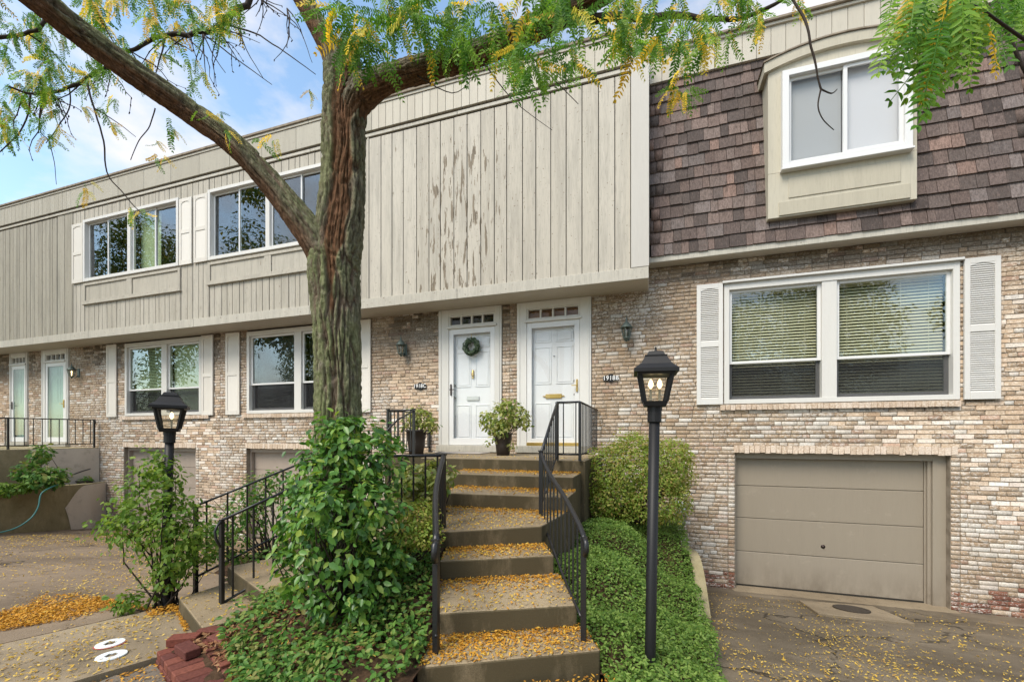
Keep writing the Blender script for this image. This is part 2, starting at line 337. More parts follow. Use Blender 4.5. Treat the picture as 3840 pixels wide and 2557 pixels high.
c = g.ramp(n1, (.34, (.06, .05, .038)), (.5, (.18, .155, .115)), (.66, (.36, .32, .25)))
mo = g.math('MULTIPLY', gr_, g.mr(n2, .3, .5)); mo = g.math('MULTIPLY', mo, g.mr(n1, .25, .5, .35, 1))
c = g.mix(g.math('MULTIPLY', mo, .9), c, g.ramp(g.noise(g.pos(), 40, 4), (.3, (.10, .125, .04)), (.7, (.30, .32, .16))))
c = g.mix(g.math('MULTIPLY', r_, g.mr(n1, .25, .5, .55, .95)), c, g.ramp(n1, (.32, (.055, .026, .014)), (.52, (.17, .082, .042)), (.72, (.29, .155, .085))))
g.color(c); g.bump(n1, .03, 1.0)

# ------------------------------------------------------------------ ground
WY, BY, LAND = 7.45, 6.85, 1.36         # brick face, overhang face, landing level
def smooth(a, b, x): t = min(1, max(0, (x - a) / (b - a))); return t * t * (3 - 2 * t)
def zR(x, y): return .12 - .86 * min(1.02, max(0, (y - 1.6) / 5.75)) if y < 7.6 else -.76
def zL(x, y): return .04 - .80 * min(1.02, max(0, (y - 2.7) / 4.7)) ** 1.05
def grid_sheet(name, poly_fn, x0, x1, y0, y1, nx, ny, zf, m, kind='structure', skirt=0):
    V = []; F = []
    for j in range(ny + 1):
        v = j / ny; y = y0 + (y1 - y0) * v
        a, b = poly_fn(y)
        for i in range(nx + 1):
            x = a + (b - a) * i / nx; V.append((x, y, zf(x, y)))
    for j in range(ny):
        for i in range(nx):
            k = j * (nx + 1) + i; F.append((k, k + 1, k + nx + 2, k + nx + 1))
    o = put(name, mesh_py(name, V, F, True), m); o['kind'] = kind; return o
o = put('ground', mesh_py('ground', [(-400, -400, -.02), (400, -400, -.02), (400, 1.2, -.02), (-400, 1.2, -.02), (-400, 1.2, -1.2), (400, 1.2, -1.2), (400, 500, -1.2), (-400, 500, -1.2)], [(0, 1, 2, 3), (4, 5, 6, 7), (3, 2, 5, 4)]), M['ground']); o['kind'] = 'structure'
def bedR(y): return .47 + .10 * smooth(3.5, 6, y) - .05 * smooth(6.2, 7.4, y)
o = grid_sheet('driveway', lambda y: (bedR(y) - .1, 9), 0, 9, -6, 7.52, 30, 60, zR, M['driveR'])
tag(o, 'dark damp driveway sloping down to the big taupe garage door')
o = grid_sheet('driveway', lambda y: (-17, -3.9 - 2.0 * smooth(2.6, 5.4, y)), 0, 0, -6, 7.52, 40, 60, zL, M['driveL'])
tag(o, 'brown concrete driveway sloping down to the two left garages')
# kerb-less walk slabs, their joints open gaps
wl, wr, wd = np.array((-4.43, 2.70)), np.array((-3.32, 2.405)), np.array((-.447, -.894))
wk = empty('sidewalk', (-4.2, 1.6, 0), None, None); wk['kind'] = 'structure'
MB().prism([tuple(p) for p in (wl + wd * -.05 + np.array((-.03, .015)), wl + wd * 4.4 + np.array((-.03, .015)), wl + wd * 4.4, wl + wd * -.05)], -.1, .056).build('joint_strip', M['soil'], wk)
cuts = [(-.25, 1.02), (1.035, 2.4), (2.415, 4.2)]
for a, b in cuts:
    P = [wl + wd * (a + .2), wl + wd * (b + .2), wr + wd * b * 1.0, wr + wd * a * 1.0]
    mb = MB().prism([tuple(p) for p in P], -.15, .062); mb.build('paving_slab', M['walk'], wk)
# landing path at the foot of the front steps
P = [(-1.75, 1.9), (-1.62, 1.0), (.35, 1.0), (.12, 2.75), (-1.0, 2.5)]
o = MB().prism(P, -.1, .13).build('front_walk', M['walk']); o['kind'] = 'structure'
# soil beds
def idw(ctrl):
    C = np.array(ctrl)
    def f(x, y):
        d = (C[:, 0] - x) ** 2 + (C[:, 1] - y) ** 2 + 1e-4; w = d ** -1.6; return float((w * C[:, 2]).sum() / w.sum())
    return f
zBed = idw([(-2.45, 2.9, .46), (-3.3, 2.35, .14), (-2.5, 2.0, .13), (-1.5, 2.3, .28), (-1.72, 3.0, .56), (-2.0, 3.5, .78), (-3.2, 2.9, .30), (-2.75, 3.35, .6), (-1.4, 1.7, .1), (-2.2, 1.6, .08), (-3.0, 1.8, .08), (-2.6, 3.9, .8), (-3.2, 4.5, .7), (-2.4, 5.0, .95), (-4.4, 4.2, .15), (-5.3, 5.2, -.3), (-4.6, 6.2, .1), (-4.5, 3.2, .06)])
zBedR = idw([(.3, 2.6, .02), (-.1, 2.7, .10), (-.3, 3.2, .24), (.5, 3.4, -.12), (.1, 3.1, .08), (.5, 4.5, -.22), (-.5, 4.2, .42), (.5, 5.5, -.12), (-.5, 5.4, .5), (.4, 6.8, .22), (-.5, 6.8, .5), (.45, 2.3, .06), (-.2, 2.2, .08), (.4, 1.6, .1)])
def patch(name, poly, zf, m, step=.12):
    xs = np.arange(min(p[0] for p in poly), max(p[0] for p in poly) + step, step); ys = np.arange(min(p[1] for p in poly), max(p[1] for p in poly) + step, step)
    ins = [[inside(x + step / 2, y + step / 2, poly) for x in xs] for y in ys]; ix = {}; V = []; F = []
    def vi(i, j):
        if (i, j) not in ix: ix[i, j] = len(V); V.append((xs[0] + i * step, ys[0] + j * step, zf(xs[0] + i * step, ys[0] + j * step) + .02 * mnoise.noise((i * .5, j * .5, 3))))
        return ix[i, j]
    for j in range(len(ys)):
        for i in range(len(xs)):
            if ins[j][i]: F.append((vi(i, j), vi(i + 1, j), vi(i + 1, j + 1), vi(i, j + 1)))
    o = put(name, mesh_py(name, V, F, True), m); o['kind'] = 'structure'; return o
def inside(x, y, P):
    c = False; n = len(P)
    for i in range(n):
        x1, y1 = P[i]; x2, y2 = P[(i + 1) % n]
        if (y1 > y) != (y2 > y) and x < (x2 - x1) * (y - y1) / (y2 - y1) + x1: c = not c
    return c
BED = [(-3.33, 2.30), (-3.28, 2.16), (-2.45, 1.83), (-1.9, 1.4), (-1.45, 1.3), (-1.3, 2.3), (-1.4, 2.6), (-1.6, 3.1), (-1.75, 3.5), (-2.3, 3.38), (-2.55, 3.45), (-2.75, 3.3), (-3.05, 2.78)]
BEDB = [(-2.52, 4.42), (-2.15, 5.3), (-3.2, 5.5), (-3.9, 7.4), (-6.1, 7.4), (-5.9, 5.3), (-4.75, 3.6), (-4.1, 3.35), (-3.75, 3.95), (-3.2, 4.35), (-2.8, 4.5)]
BEDR = [(-.28, 2.85), (.0, 2.1), (.45, 2.0), (.46, 3.4), (.5, 4.5), (.52, 7.44), (-.78, 7.44), (-.8, 5.0), (-.98, 4.3), (-.9, 3.9), (-.72, 3.5), (-.45, 3.0)]
patch('garden_bed', BED, zBed, M['soil'], .07); patch('garden_bed', BEDB, zBed, M['soil']); patch('gravel_strip', [(-3.42, 2.1), (-3.95, 1.1), (-4.4, .2), (-1.8, .2), (-1.7, 1.35), (-2.45, 1.8), (-3.3, 2.14)], lambda x, y: .03, M['ground'], .08); patch('garden_bed', BEDR, zBedR, M['soil'])

# ------------------------------------------------------------------ the townhouses
HX = {'E': (-24, -16.93), 'D': (-16.93, -9.68), 'C': (-9.68, -2.42), 'B': (-2.42, 6.2)}
HOUSE = {
 'B': empty('townhouse', (2, WY + .4, -.74), 'brick townhouse with brown shingled upper floor and a wide taupe garage door', 'house', 'townhouses of the row'),
 'C': empty('townhouse', (-6, WY + .4, -.74), 'townhouse behind the tree trunk, its beige planks peeling above the wreathed door', 'house', 'townhouses of the row'),
 'D': empty('townhouse', (-13, WY + .4, -.74), 'townhouse left of the tree with greyish planks and green tinted lower windows', 'house', 'townhouses of the row'),
 'E': empty('townhouse', (-18, WY + .4, -.74), 'townhouse cut off by the left edge, only its pale door showing', 'house', 'townhouses of the row')}
OPEN = [(1.18, 4.13, 2.19, 4.13), (1.34, 4.04, -1, 1.42), (-2.28, -.92, 1.3, 4.2), (-3.88, -2.57, 1.3, 4.2), (-8.83, -5.9, 2.19, 4.2), (-8.86, -6.2, -1, 1.39), (-13.03, -10.28, 2.19, 4.2), (-13.1, -10.49, -1, 1.38), (-16.6, -15.35, 1.3, 4.2), (-18.15, -17.24, 1.3, 4.2)]
WTOP = {'B': 4.52, 'C': 4.15, 'D': 4.15, 'E': 4.15}
TEMPLATE = None
def brick_arrays(w, d, h, ch=.006):
    V = []
    for (ix, iz, y) in ((0, 0, d), (0, 0, ch), (ch, ch, 0)):
        V += [(-w / 2 + ix, y, -h / 2 + iz), (w / 2 - ix, y, -h / 2 + iz), (w / 2 - ix, y, h / 2 - iz), (-w / 2 + ix, y, h / 2 - iz)]
    F = []
    for r in (0, 1):
        F += [(r * 4 + k, r * 4 + (k + 1) % 4, (r + 1) * 4 + (k + 1) % 4, (r + 1) * 4 + k) for k in range(4)]
    F.append((8, 9, 10, 11)); return np.array(V), np.array(F)
UNIT_V, UNIT_F = brick_arrays(1, 1, 1, 0)
def brick_color(x, z, h):
    r = random.random(); n = mnoise.noise((x * .8, z * .9, 2.3))
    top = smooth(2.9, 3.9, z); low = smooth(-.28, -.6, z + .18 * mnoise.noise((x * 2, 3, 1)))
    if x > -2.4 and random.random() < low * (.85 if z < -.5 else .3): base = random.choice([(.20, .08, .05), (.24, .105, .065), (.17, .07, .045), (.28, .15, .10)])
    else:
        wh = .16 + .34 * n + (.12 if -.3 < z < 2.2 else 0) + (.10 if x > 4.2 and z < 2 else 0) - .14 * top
        if r < wh: base = random.choice([(.56, .51, .44), (.61, .57, .51), (.52, .455, .38), (.55, .48, .41)])
        elif r < .66: base = random.choice([(.40, .305, .215), (.43, .335, .24), (.385, .29, .20), (.45, .355, .265)])
        elif r < .90: base = random.choice([(.37, .27, .18), (.41, .305, .21), (.35, .25, .165)])
        elif r < .96: base = random.choice([(.39, .265, .19), (.41, .285, .21)])
        else: base = random.choice([(.28, .20, .135), (.31, .225, .15)])
        base = tuple(b * (1 - .22 * top) for b in base)  # eave shade put into the brick colour, darker towards the soffit
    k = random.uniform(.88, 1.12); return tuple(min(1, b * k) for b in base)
PITCH = .0645
JAMB = [(1.245, 1.335), (4.045, 4.14), (-8.955, -8.865), (-6.195, -6.10), (-13.195, -13.105), (-10.485, -10.39)]
bricks = {h: [] for h in HX}
def free(x0, x1, z0, z1):
    seg = [(x0, x1)]
    for a, b, c, d in OPEN + ([(p - .006, q + .006, -2, 1.40) for p, q in JAMB] if z0 < 1.33 else []):
        if z1 - .02 > c and z0 + .02 < d:
            ns = []
            for s, e in seg:
                if b <= s or a >= e: ns.append((s, e)); continue
                if a > s: ns.append((s, a))
                if b < e: ns.append((b, e))
            seg = ns
    return [s for s in seg if s[1] - s[0] > .03]
for hn, (hx0, hx1) in HX.items():
    row = 0; z = -.80
    while z < WTOP[hn] - .03:
        h = PITCH - .010; zc = z + h / 2
        for s, e in free(hx0, hx1, z, z + h):
            x = s - (.1 if row % 2 else 0) - random.random() * .05
            while x < e - .02:
                w = random.choice((.205, .205, .205, .205, .205, .1, .15)) + random.uniform(-.006, .006)
                a, b = max(x, s), min(x + w, e)
                if e - b < .05: b = e
                if b - a > .02: bricks[hn].append(((a + b) / 2, zc + random.uniform(-.003, .003), b - a - .012, h + random.uniform(-.004, .003), random.uniform(-.006, .004)))
                x = b + .0 if b < e else e + 1
        if z < 1.33:
            for p, q in JAMB:
                if hx0 < p < hx1: bricks[hn].append(((p + q) / 2, zc, q - p - .004, h - .002, random.uniform(-.004, .002)))
        z += PITCH; row += 1
def vis_area(b):
    p = px((b[0], WY, b[1])); q = px((b[0] + b[2], WY, b[1] + b[3]))
    if not (-5 < p[0] < 2360 and 0 < p[1] < 1568): return 0
    if 1400 < p[0] < 1570 and p[1] > 1010 and b[0] < .35: return 0
    if 640 < p[0] < 900 and p[1] > 700: return 0
    return abs(q[0] - p[0]) * abs(q[1] - p[1])
WALL = {}
for hn, (hx0, hx1) in HX.items():
    H = HOUSE[hn]; zt = WTOP[hn]
    xs = sorted({hx0, hx1, *[v for o in OPEN for v in o[:2] if hx0 < v < hx1]}); zs = sorted({-1.0, zt, *[v for o in OPEN for v in o[2:] if -1 < v < zt]})
    mb = MB(); y0, y1 = WY + .012, WY + .27
    for i in range(len(xs) - 1):
        for j in range(len(zs) - 1):
            cx, cz = (xs[i] + xs[i + 1]) / 2, (zs[j] + zs[j + 1]) / 2
            if any(a < cx < b and c < cz < d for a, b, c, d in OPEN): continue
            mb.add([(xs[i], y0, zs[j]), (xs[i + 1], y0, zs[j]), (xs[i + 1], y0, zs[j + 1]), (xs[i], y0, zs[j + 1])], [(0, 1, 2, 3)])
    for a, b, c, d in OPEN:
        if hx0 < (a + b) / 2 < hx1:
            c = max(c, -1); d = min(d, zt)
            mb.add([(a, y0, c), (a, y1, c), (a, y1, d), (a, y0, d)], [(0, 1, 2, 3)]); mb.add([(b, y0, c), (b, y1, c), (b, y1, d), (b, y0, d)], [(3, 2, 1, 0)])
            mb.add([(a, y0, c), (b, y0, c), (b, y1, c), (a, y1, c)], [(0, 1, 2, 3)]); mb.add([(a, y0, d), (b, y0, d), (b, y1, d), (a, y1, d)], [(3, 2, 1, 0)])
    wall = put('wall', mesh_py('wall', mb.V, mb.F), M['mortar'], H); WALL[hn] = wall
    # dark rooms behind, open towards the wall
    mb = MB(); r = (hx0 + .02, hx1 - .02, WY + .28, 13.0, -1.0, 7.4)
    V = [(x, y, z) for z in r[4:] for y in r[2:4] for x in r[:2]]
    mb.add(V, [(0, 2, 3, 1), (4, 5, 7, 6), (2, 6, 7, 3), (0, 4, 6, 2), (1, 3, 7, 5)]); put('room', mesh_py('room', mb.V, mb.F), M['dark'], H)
    bl = sorted(bricks[hn], key=vis_area, reverse=True)
    bm_shared = mesh_np('brick', UNIT_V, UNIT_F); bm_shared.materials.append(M['brick'])
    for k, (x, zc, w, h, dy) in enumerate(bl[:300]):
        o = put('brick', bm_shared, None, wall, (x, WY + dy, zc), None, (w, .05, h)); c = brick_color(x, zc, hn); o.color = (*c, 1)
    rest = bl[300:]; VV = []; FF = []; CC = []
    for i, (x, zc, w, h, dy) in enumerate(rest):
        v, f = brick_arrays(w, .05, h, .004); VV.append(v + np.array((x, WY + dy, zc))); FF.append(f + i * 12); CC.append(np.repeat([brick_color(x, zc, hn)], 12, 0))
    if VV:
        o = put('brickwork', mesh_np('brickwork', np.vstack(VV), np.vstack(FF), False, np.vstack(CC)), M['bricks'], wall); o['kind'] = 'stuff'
# returns of brick round the garage mouths, soldier heads and sills, brick by brick
unit = mesh_np('soldier_brick', UNIT_V, UNIT_F); unit.materials.append(M['brick'])
def brick_run(name, n, parent, fn):
    for k in range(n):
        loc, sc = fn(k); o = put(name, unit, None, parent, loc, None, sc); c = random.choice([(.42, .335, .25), (.46, .37, .285), (.40, .31, .225), (.49, .41, .33)]); o.color = (*c, 1)
for hn, a, b, zz in (('B', 1.34, 4.04, 1.42), ('C', -8.86, -6.2, 1.39), ('D', -13.1, -10.49, 1.38)):
    n = int((b - a + .1) / .0735)
    brick_run('soldier_brick', n, WALL[hn], lambda k: ((a - .02 + (k + .5) * .0735, WY - .012 + random.uniform(-.003, .003), zz + .055 + random.uniform(-.008, .008)), (.064, .16, .115)))
for hn, a, b in (('B', 1.12, 4.2), ('C', -8.95, -5.8), ('D', -13.17, -9.95)):
    n = int((b - a) / .0735)
    brick_run('sill_brick', n, WALL[hn], lambda k: ((a + (k + .5) * .0735, WY - .045 + random.uniform(-.003, .003), 2.135 + random.uniform(-.003, .003)), (.064, .16, .085)))
# roofs
for hn, (a, b) in HX.items():
    y = BY if hn != 'B' else WY + .12
    box('roof', a + .002, b - .002, y + .05, 14, 7.82, 7.94, M['mortar'], HOUSE[hn], .01)

# upper overhang: planks, fascia, frieze
UPW = [(-13.5, -10.13, 5.54, 7.09), (-9.22, -5.85, 5.54, 7.09)]
APR = [(-13.52, -10.1, 5.0, 5.50), (-9.24, -5.83, 5.03, 5.50)]
def hs(x): return HOUSE['D'] if x < -9.68 else HOUSE['C'] if x > -16.93 else HOUSE['E']
def hsx(x): return HOUSE['E'] if x < -16.93 else HOUSE['D'] if x < -9.68 else HOUSE['C']
def planks(x0, x1, pitch, z0, z1, mname, jitter=.15):
    edges = sorted({x0, x1, *[v for o in UPW + APR for v in o[:2] if x0 < v < x1]}); xs = []
    for a, b in zip(edges, edges[1:]):
        n = max(1, round((b - a) / pitch)); q = [a + (b - a) * (i + (random.uniform(-jitter, jitter) if 0 < i < n else 0)) / n for i in range(n + 1)]; xs += list(zip(q, q[1:]))
    for a, b in xs:
        cx = (a + b) / 2; seg = [(z0, z1)]
        for p, q, c, d in UPW + APR:
            if p < cx < q:
                ns = []
                for s, e in seg:
                    if d <= s or c >= e: ns.append((s, e)); continue
                    if c > s: ns.append((s, c))
                    if d < e: ns.append((d, e))
                seg = ns
        for s, e in seg:
            if e - s < .03: continue
            dy = random.uniform(0, .006)
            box('plank', a + .006, b - .006, BY + dy, BY + .022, s, e, M[mname], hsx(cx), .004)
planks(-5.06, -.235, .25, 4.30, 7.36, 'plank', .08)
planks(-13.97, -5.09, .172, 4.30, 7.36, 'plank_mid', .2)
planks(-14.62, -13.99, .3, 4.30, 7.4, 'plank_grey', .05)
planks(-24, -14.64, .16, 4.30, 7.36, 'plank_grey', .2)
for hn in 'CDE':
    a, b = HX[hn]; b = .035 if hn == 'C' else b
    H = HOUSE[hn]; ww = [u for u in UPW if a < (u[0] + u[1]) / 2 < b]
    # sheathing behind the planks, with holes for the windows
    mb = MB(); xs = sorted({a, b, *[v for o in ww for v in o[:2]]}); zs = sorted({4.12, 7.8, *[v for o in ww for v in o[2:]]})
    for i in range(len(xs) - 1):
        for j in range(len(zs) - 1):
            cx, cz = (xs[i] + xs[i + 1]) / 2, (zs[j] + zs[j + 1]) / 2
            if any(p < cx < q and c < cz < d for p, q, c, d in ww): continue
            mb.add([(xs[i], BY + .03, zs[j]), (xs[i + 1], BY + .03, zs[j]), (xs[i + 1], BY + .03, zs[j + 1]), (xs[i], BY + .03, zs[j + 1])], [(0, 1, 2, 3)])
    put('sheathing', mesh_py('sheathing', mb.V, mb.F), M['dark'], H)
    n = max(1, round((b - a) / 3.1)); e = [a + (b - a) * i / n for i in range(n + 1)]
    for p, q in zip(e, e[1:]):
        box('fascia_board', p + .003, q - .003, BY - .025, BY + .03, 4.115, 4.297, M['fascia'], H)
        box('trim_strip', p + .002, q - .002, BY - .018, BY + .025, 7.385, 7.445, M['fascia'], H)
        box('roof_cap', p + .002, q - .002, BY - .085, BY + .1, 7.985, 8.035, M['mortar'], H, .006)
        box('cap_strip', p + .002, q - .002, BY - .06, BY + .03, 7.935, 7.983, M['frieze'], H)
    box('soffit', a + .001, b - .001, BY - .005, WY + .03, 4.122, 4.16, M['soffit'], H)
    box('frieze_moulding', a + .001, b - .02, WY - .03, WY + .02, 4.055, 4.12, M['soffit'], H) if False else None
    if hn == 'C': box('end_panel', .012, .034, BY + .03, WY + .2, 4.12, 7.98, M['corner'], H)
box('corner_board', -.23, .038, BY - .03, BY + .03, 4.30, 7.98, M['corner'], HOUSE['C'], .004)
box('joint_batten', -5.092, -5.062, BY - .012, BY + .024, 4.30, 7.38, M['plank'], HOUSE['C'])
x = -24
while x < -.24:
    w = .155 if x > -5.1 else (.9 if x > -14 else .17); b = min(x + w, -.235)
    box('frieze_panel', x + .003, b - .003, BY - .045 + random.uniform(0, .002), BY + .03, 7.478, 7.93, M['frieze' if x > -5.1 else 'frieze_mid'], hsx((x + b) / 2), .003); x = b

# mansard of the right-hand house
HB = HOUSE['B']; MS0, MS1 = (7.2, 4.585), (7.52, 7.60)
mang = math.atan2(MS1[0] - MS0[0], MS1[1] - MS0[1])
def mY(z): return MS0[0] + (MS1[0] - MS0[0]) * (z - MS0[1]) / (MS1[1] - MS0[1])
DX0, DX1, DZ0, DZT = 1.72, 3.50, 4.90, 7.12
put('mansard_deck', mesh_py('mansard_deck', [(.04, mY(4.58) + .02, 4.58), (6.2, mY(4.58) + .02, 4.58), (6.2, mY(7.7) + .02, 7.7), (.04, mY(7.7) + .02, 7.7)], [(0, 1, 2, 3)]), M['dark'], HB)
sh_mesh = mesh_py('shingle', [(-.5, -.032, 0), (.5, -.032, 0), (.5, 0, 0), (-.5, 0, 0), (-.5, -.006, .25), (.5, -.006, .25), (.5, .004, .25), (-.5, .004, .25)], [(0, 1, 5, 4), (3, 2, 1, 0), (1, 2, 6, 5), (0, 4, 7, 3), (4, 5, 6, 7)])
sh_mesh.materials.append(M['shingle'])
SHC = [(0.138, 0.101, 0.087), (0.162, 0.121, 0.105), (0.121, 0.092, 0.082), (0.178, 0.138, 0.121), (0.209, 0.141, 0.115), (0.103, 0.082, 0.073), (0.152, 0.127, 0.118), (0.076, 0.061, 0.055)]
shingles = []; z = 4.575; rown = 0
while z < 7.62:
    x = .045 - random.random() * .1
    while x < 6.15:
        w = random.choice((.10, .12, .14, .16, .18, .2, .24)) + random.uniform(-.01, .01); a, b = max(x, .045), x + w; x = b
        segs = [(a, b)]
        if z > DZ0 - .06 and z < DZT + .1:
            segs = [(a, min(b, DX0 + .01)), (max(a, DX1 - .01), b)]
        for p, q in segs:
            if q - p > .04: shingles.append((p, q, z + random.uniform(-.008, .008)))
    z += .2055; rown += 1
def sh_area(s):
    p = px(((s[0] + s[1]) / 2, 7.3, s[2])); return -1e9 if not (0 < p[0] < 2355 and -40 < p[1] < 1568) else s[1] - s[0] + s[0] * .2
shingles.sort(key=sh_area, reverse=True)
print('shingles', len(shingles))
cosm, sinm = math.cos(mang), math.sin(mang)
def sh_mb(mb, s): pass
V2 = []; F2 = []; C2 = []
for k, (p, q, zz) in enumerate(shingles):
    c = random.choice(SHC); kk = random.uniform(.85, 1.35); c = tuple(v * kk for v in c); loc = ((p + q) / 2, mY(zz) + .008, zz)
    if k < 300:
        o = put('shingle', sh_mesh, None, HB, loc, (-mang + random.uniform(-.006, .01), random.uniform(-.008, .008), 0), (q - p - .006, random.uniform(.8, 1.3), 1)); o.color = (*c, 1)
    else:
        n = len(V2); base = [(-.5, -.032, 0), (.5, -.032, 0), (.5, 0, 0), (-.5, 0, 0), (-.5, -.006, .25), (.5, -.006, .25), (.5, .004, .25), (-.5, .004, .25)]
        V2 += [(loc[0] + v[0] * (q - p - .006), loc[1] + v[1] * cosm + v[2] * sinm, loc[2] + v[2] * cosm - v[1] * sinm) for v in base]
        F2 += [tuple(i + n for i in f) for f in [(0, 1, 5, 4), (3, 2, 1, 0), (1, 2, 6, 5), (0, 4, 7, 3), (4, 5, 6, 7)]]; C2 += [c] * 8
if V2:
    M['shingles'] = colored('cedar_shingle_far', True, .85, None, (.003, 80), ((.04, .028, .023), (.30, .215, .18)))
    o = put('shingling', mesh_np('shingling', V2, F2, False, np.array(C2)), M['shingles'], HB); o['kind'] = 'stuff'
box('fascia_board', .042, 6.2, 7.195, 7.225, 4.485, 4.578, M['fascia'], HB); box('soffit', .04, 6.2, 7.215, WY + .03, 4.49, 4.53, M['soffit'], HB)
x = .045
while x < 6.1:
    box('frieze_panel', x + .003, x + .197, 7.465 + random.uniform(0, .002), 7.53, 7.60, 8.04, M['frieze'], HB, .003); x += .2
box('cap_strip', .04, 6.2, 7.435, 7.52, 8.04, 8.085, M['frieze'], HB); box('roof_cap', .04, 6.2, 7.40, 7.6, 8.087, 8.13, M['mortar'], HB, .006)
# dormer with an arched head
dm = put('dormer', None, None, HB, (2.6, 7.15, 5.5)) if False else None
DY = 7.12
mb = MB().box(DX0, DX1, DY, 7.7, DZ0, 5.56, .004).box(DX0, 1.90, DY, 7.7, 5.56, 7.12, .004).box(3.40, DX1, DY, 7.7, 5.56, 7.12, .004)
ar = []; N = 18
def archz(x, lift, base): u = (x - (DX0 + DX1) / 2) / ((DX1 - DX0) / 2 + .06); return base + lift * (1 - u * u)
xs = [DX0 + (DX1 - DX0) * i / N for i in range(N + 1)]
for i in range(N):
    a, b = xs[i], xs[i + 1]
    V = [(a, DY + .004, 6.97), (b, DY + .004, 6.97), (b, DY + .004, archz(b, .15, 7.15)), (a, DY + .004, archz(a, .15, 7.15))]; V += [(v[0], 7.7, v[2]) for v in V]
    mb.add(V, [(0, 1, 2, 3), (4, 7, 6, 5), (3, 2, 6, 7), (0, 4, 5, 1)])
dormer = mb.build('dormer', M['cream'], HB)
mb = MB(); xs = [DX0 - .06 + (DX1 - DX0 + .12) * i / N for i in range(N + 1)]
for i in range(N):
    a, b = xs[i], xs[i + 1]; za0, zb0, za1, zb1 = archz(a, .16, 7.045), archz(b, .16, 7.045), archz(a, .16, 7.185), archz(b, .16, 7.185)
    V = [(a, DY - .05, za0), (b, DY - .05, zb0), (b, DY - .05, zb1), (a, DY - .05, za1)]; V += [(v[0], 7.75, v[2]) for v in V]
    mb.add(V, [(0, 1, 2, 3), (4, 7, 6, 5), (3, 2, 6, 7), (0, 4, 5, 1)] + ([(0, 3, 7, 4)] if i == 0 else []) + ([(1, 5, 6, 2)] if i == N - 1 else []))
mb.build('arched_trim', M['cream'], dormer)
mb = MB(); xs2 = [DX0 - .075 + (DX1 - DX0 + .15) * i / N for i in range(N + 1)]
for i in range(N):
    a, b = xs2[i], xs2[i + 1]; V = [(a, DY - .07, archz(a, .16, 7.19)), (b, DY - .07, archz(b, .16, 7.19)), (b, DY - .07, archz(b, .16, 7.21)), (a, DY - .07, archz(a, .16, 7.21))]; V += [(v[0], 7.76, v[2]) for v in V]
    mb.add(V, [(0, 1, 2, 3), (3, 2, 6, 7), (0, 4, 5, 1)])
mb.build('flashing', M['mortar'], dormer)
box('apron_panel', 1.98, 3.32, DY - .012, DY + .01, 5.16, 5.46, M['cream'], dormer, .008); box('apron_board', 1.86, 3.42, DY - .018, DY + .01, 4.92, 5.12, M['cream'], dormer, .005)

# ------------------------------------------------------------------ windows, doors, shutters
def frame4(x0, x1, z0, z1, y0, y1, w, wb=None, wt=None):
    wb = wb or w; wt = wt or w; mb = MB()
    return mb.box(x0, x0 + w, y0, y1, z0, z1, .003).box(x1 - w, x1, y0, y1, z0, z1, .003).box(x0 + w, x1 - w, y0, y1, z0, z0 + wb, .003).box(x0 + w, x1 - w, y0, y1, z1 - wt, z1, .003)
def pane(x0, x1, z0, z1, y, parent, m='glass'):
    rx, rz = random.uniform(-.006, .006), random.uniform(-.006, .006)
    o = MB().box(-(x1 - x0) / 2, (x1 - x0) / 2, -.002, .002, -(z1 - z0) / 2, (z1 - z0) / 2).build('pane', M[m], parent, False, (0, 0, 0)); o.location = ((x0 + x1) / 2, y, (z0 + z1) / 2); WT[o] = tuple(o.location); o.rotation_euler = (rx, 0, rz)
def blinds(H, x0, x1, z0, z1, y, pitch, single, m='blind', cords=4, tilt=1.0):
    SLW = .034
    sl = MB().bar((-(x1 - x0) / 2, 0, 0), ((x1 - x0) / 2, 0, 0), SLW, .002)
    V = np.array(sl.V); ca, sa = math.cos(tilt), math.sin(tilt)
    V = np.stack([V[:, 0], V[:, 1] * ca - V[:, 2] * sa, V[:, 1] * sa + V[:, 2] * ca], 1)
    root = box('window_blind', x0, x1, y - .015, y + .015, z1 - .03, z1, M[m], H); zz = z1 - .05
    if single:
        me = mesh_py('slat', V, sl.F); me.materials.append(M[m])
        while zz > z0: put('slat', me, None, root, ((x0 + x1) / 2, y, zz), (random.uniform(-.04, .04), random.uniform(-.0008, .0008), 0)); zz -= pitch
    else:
        mb = MB()
        while zz > z0: mb.add(V + np.array(((x0 + x1) / 2, y, zz)), sl.F); zz -= pitch
        mb.build('slats', M[m], root)['kind'] = 'stuff'
    for k in range(cords):
        xx = x0 + (x1 - x0) * (k + .5) / cords; box('cord', xx - .002, xx + .002, y - .016, y - .013, z0, z1 - .03, M[m], root, 0)
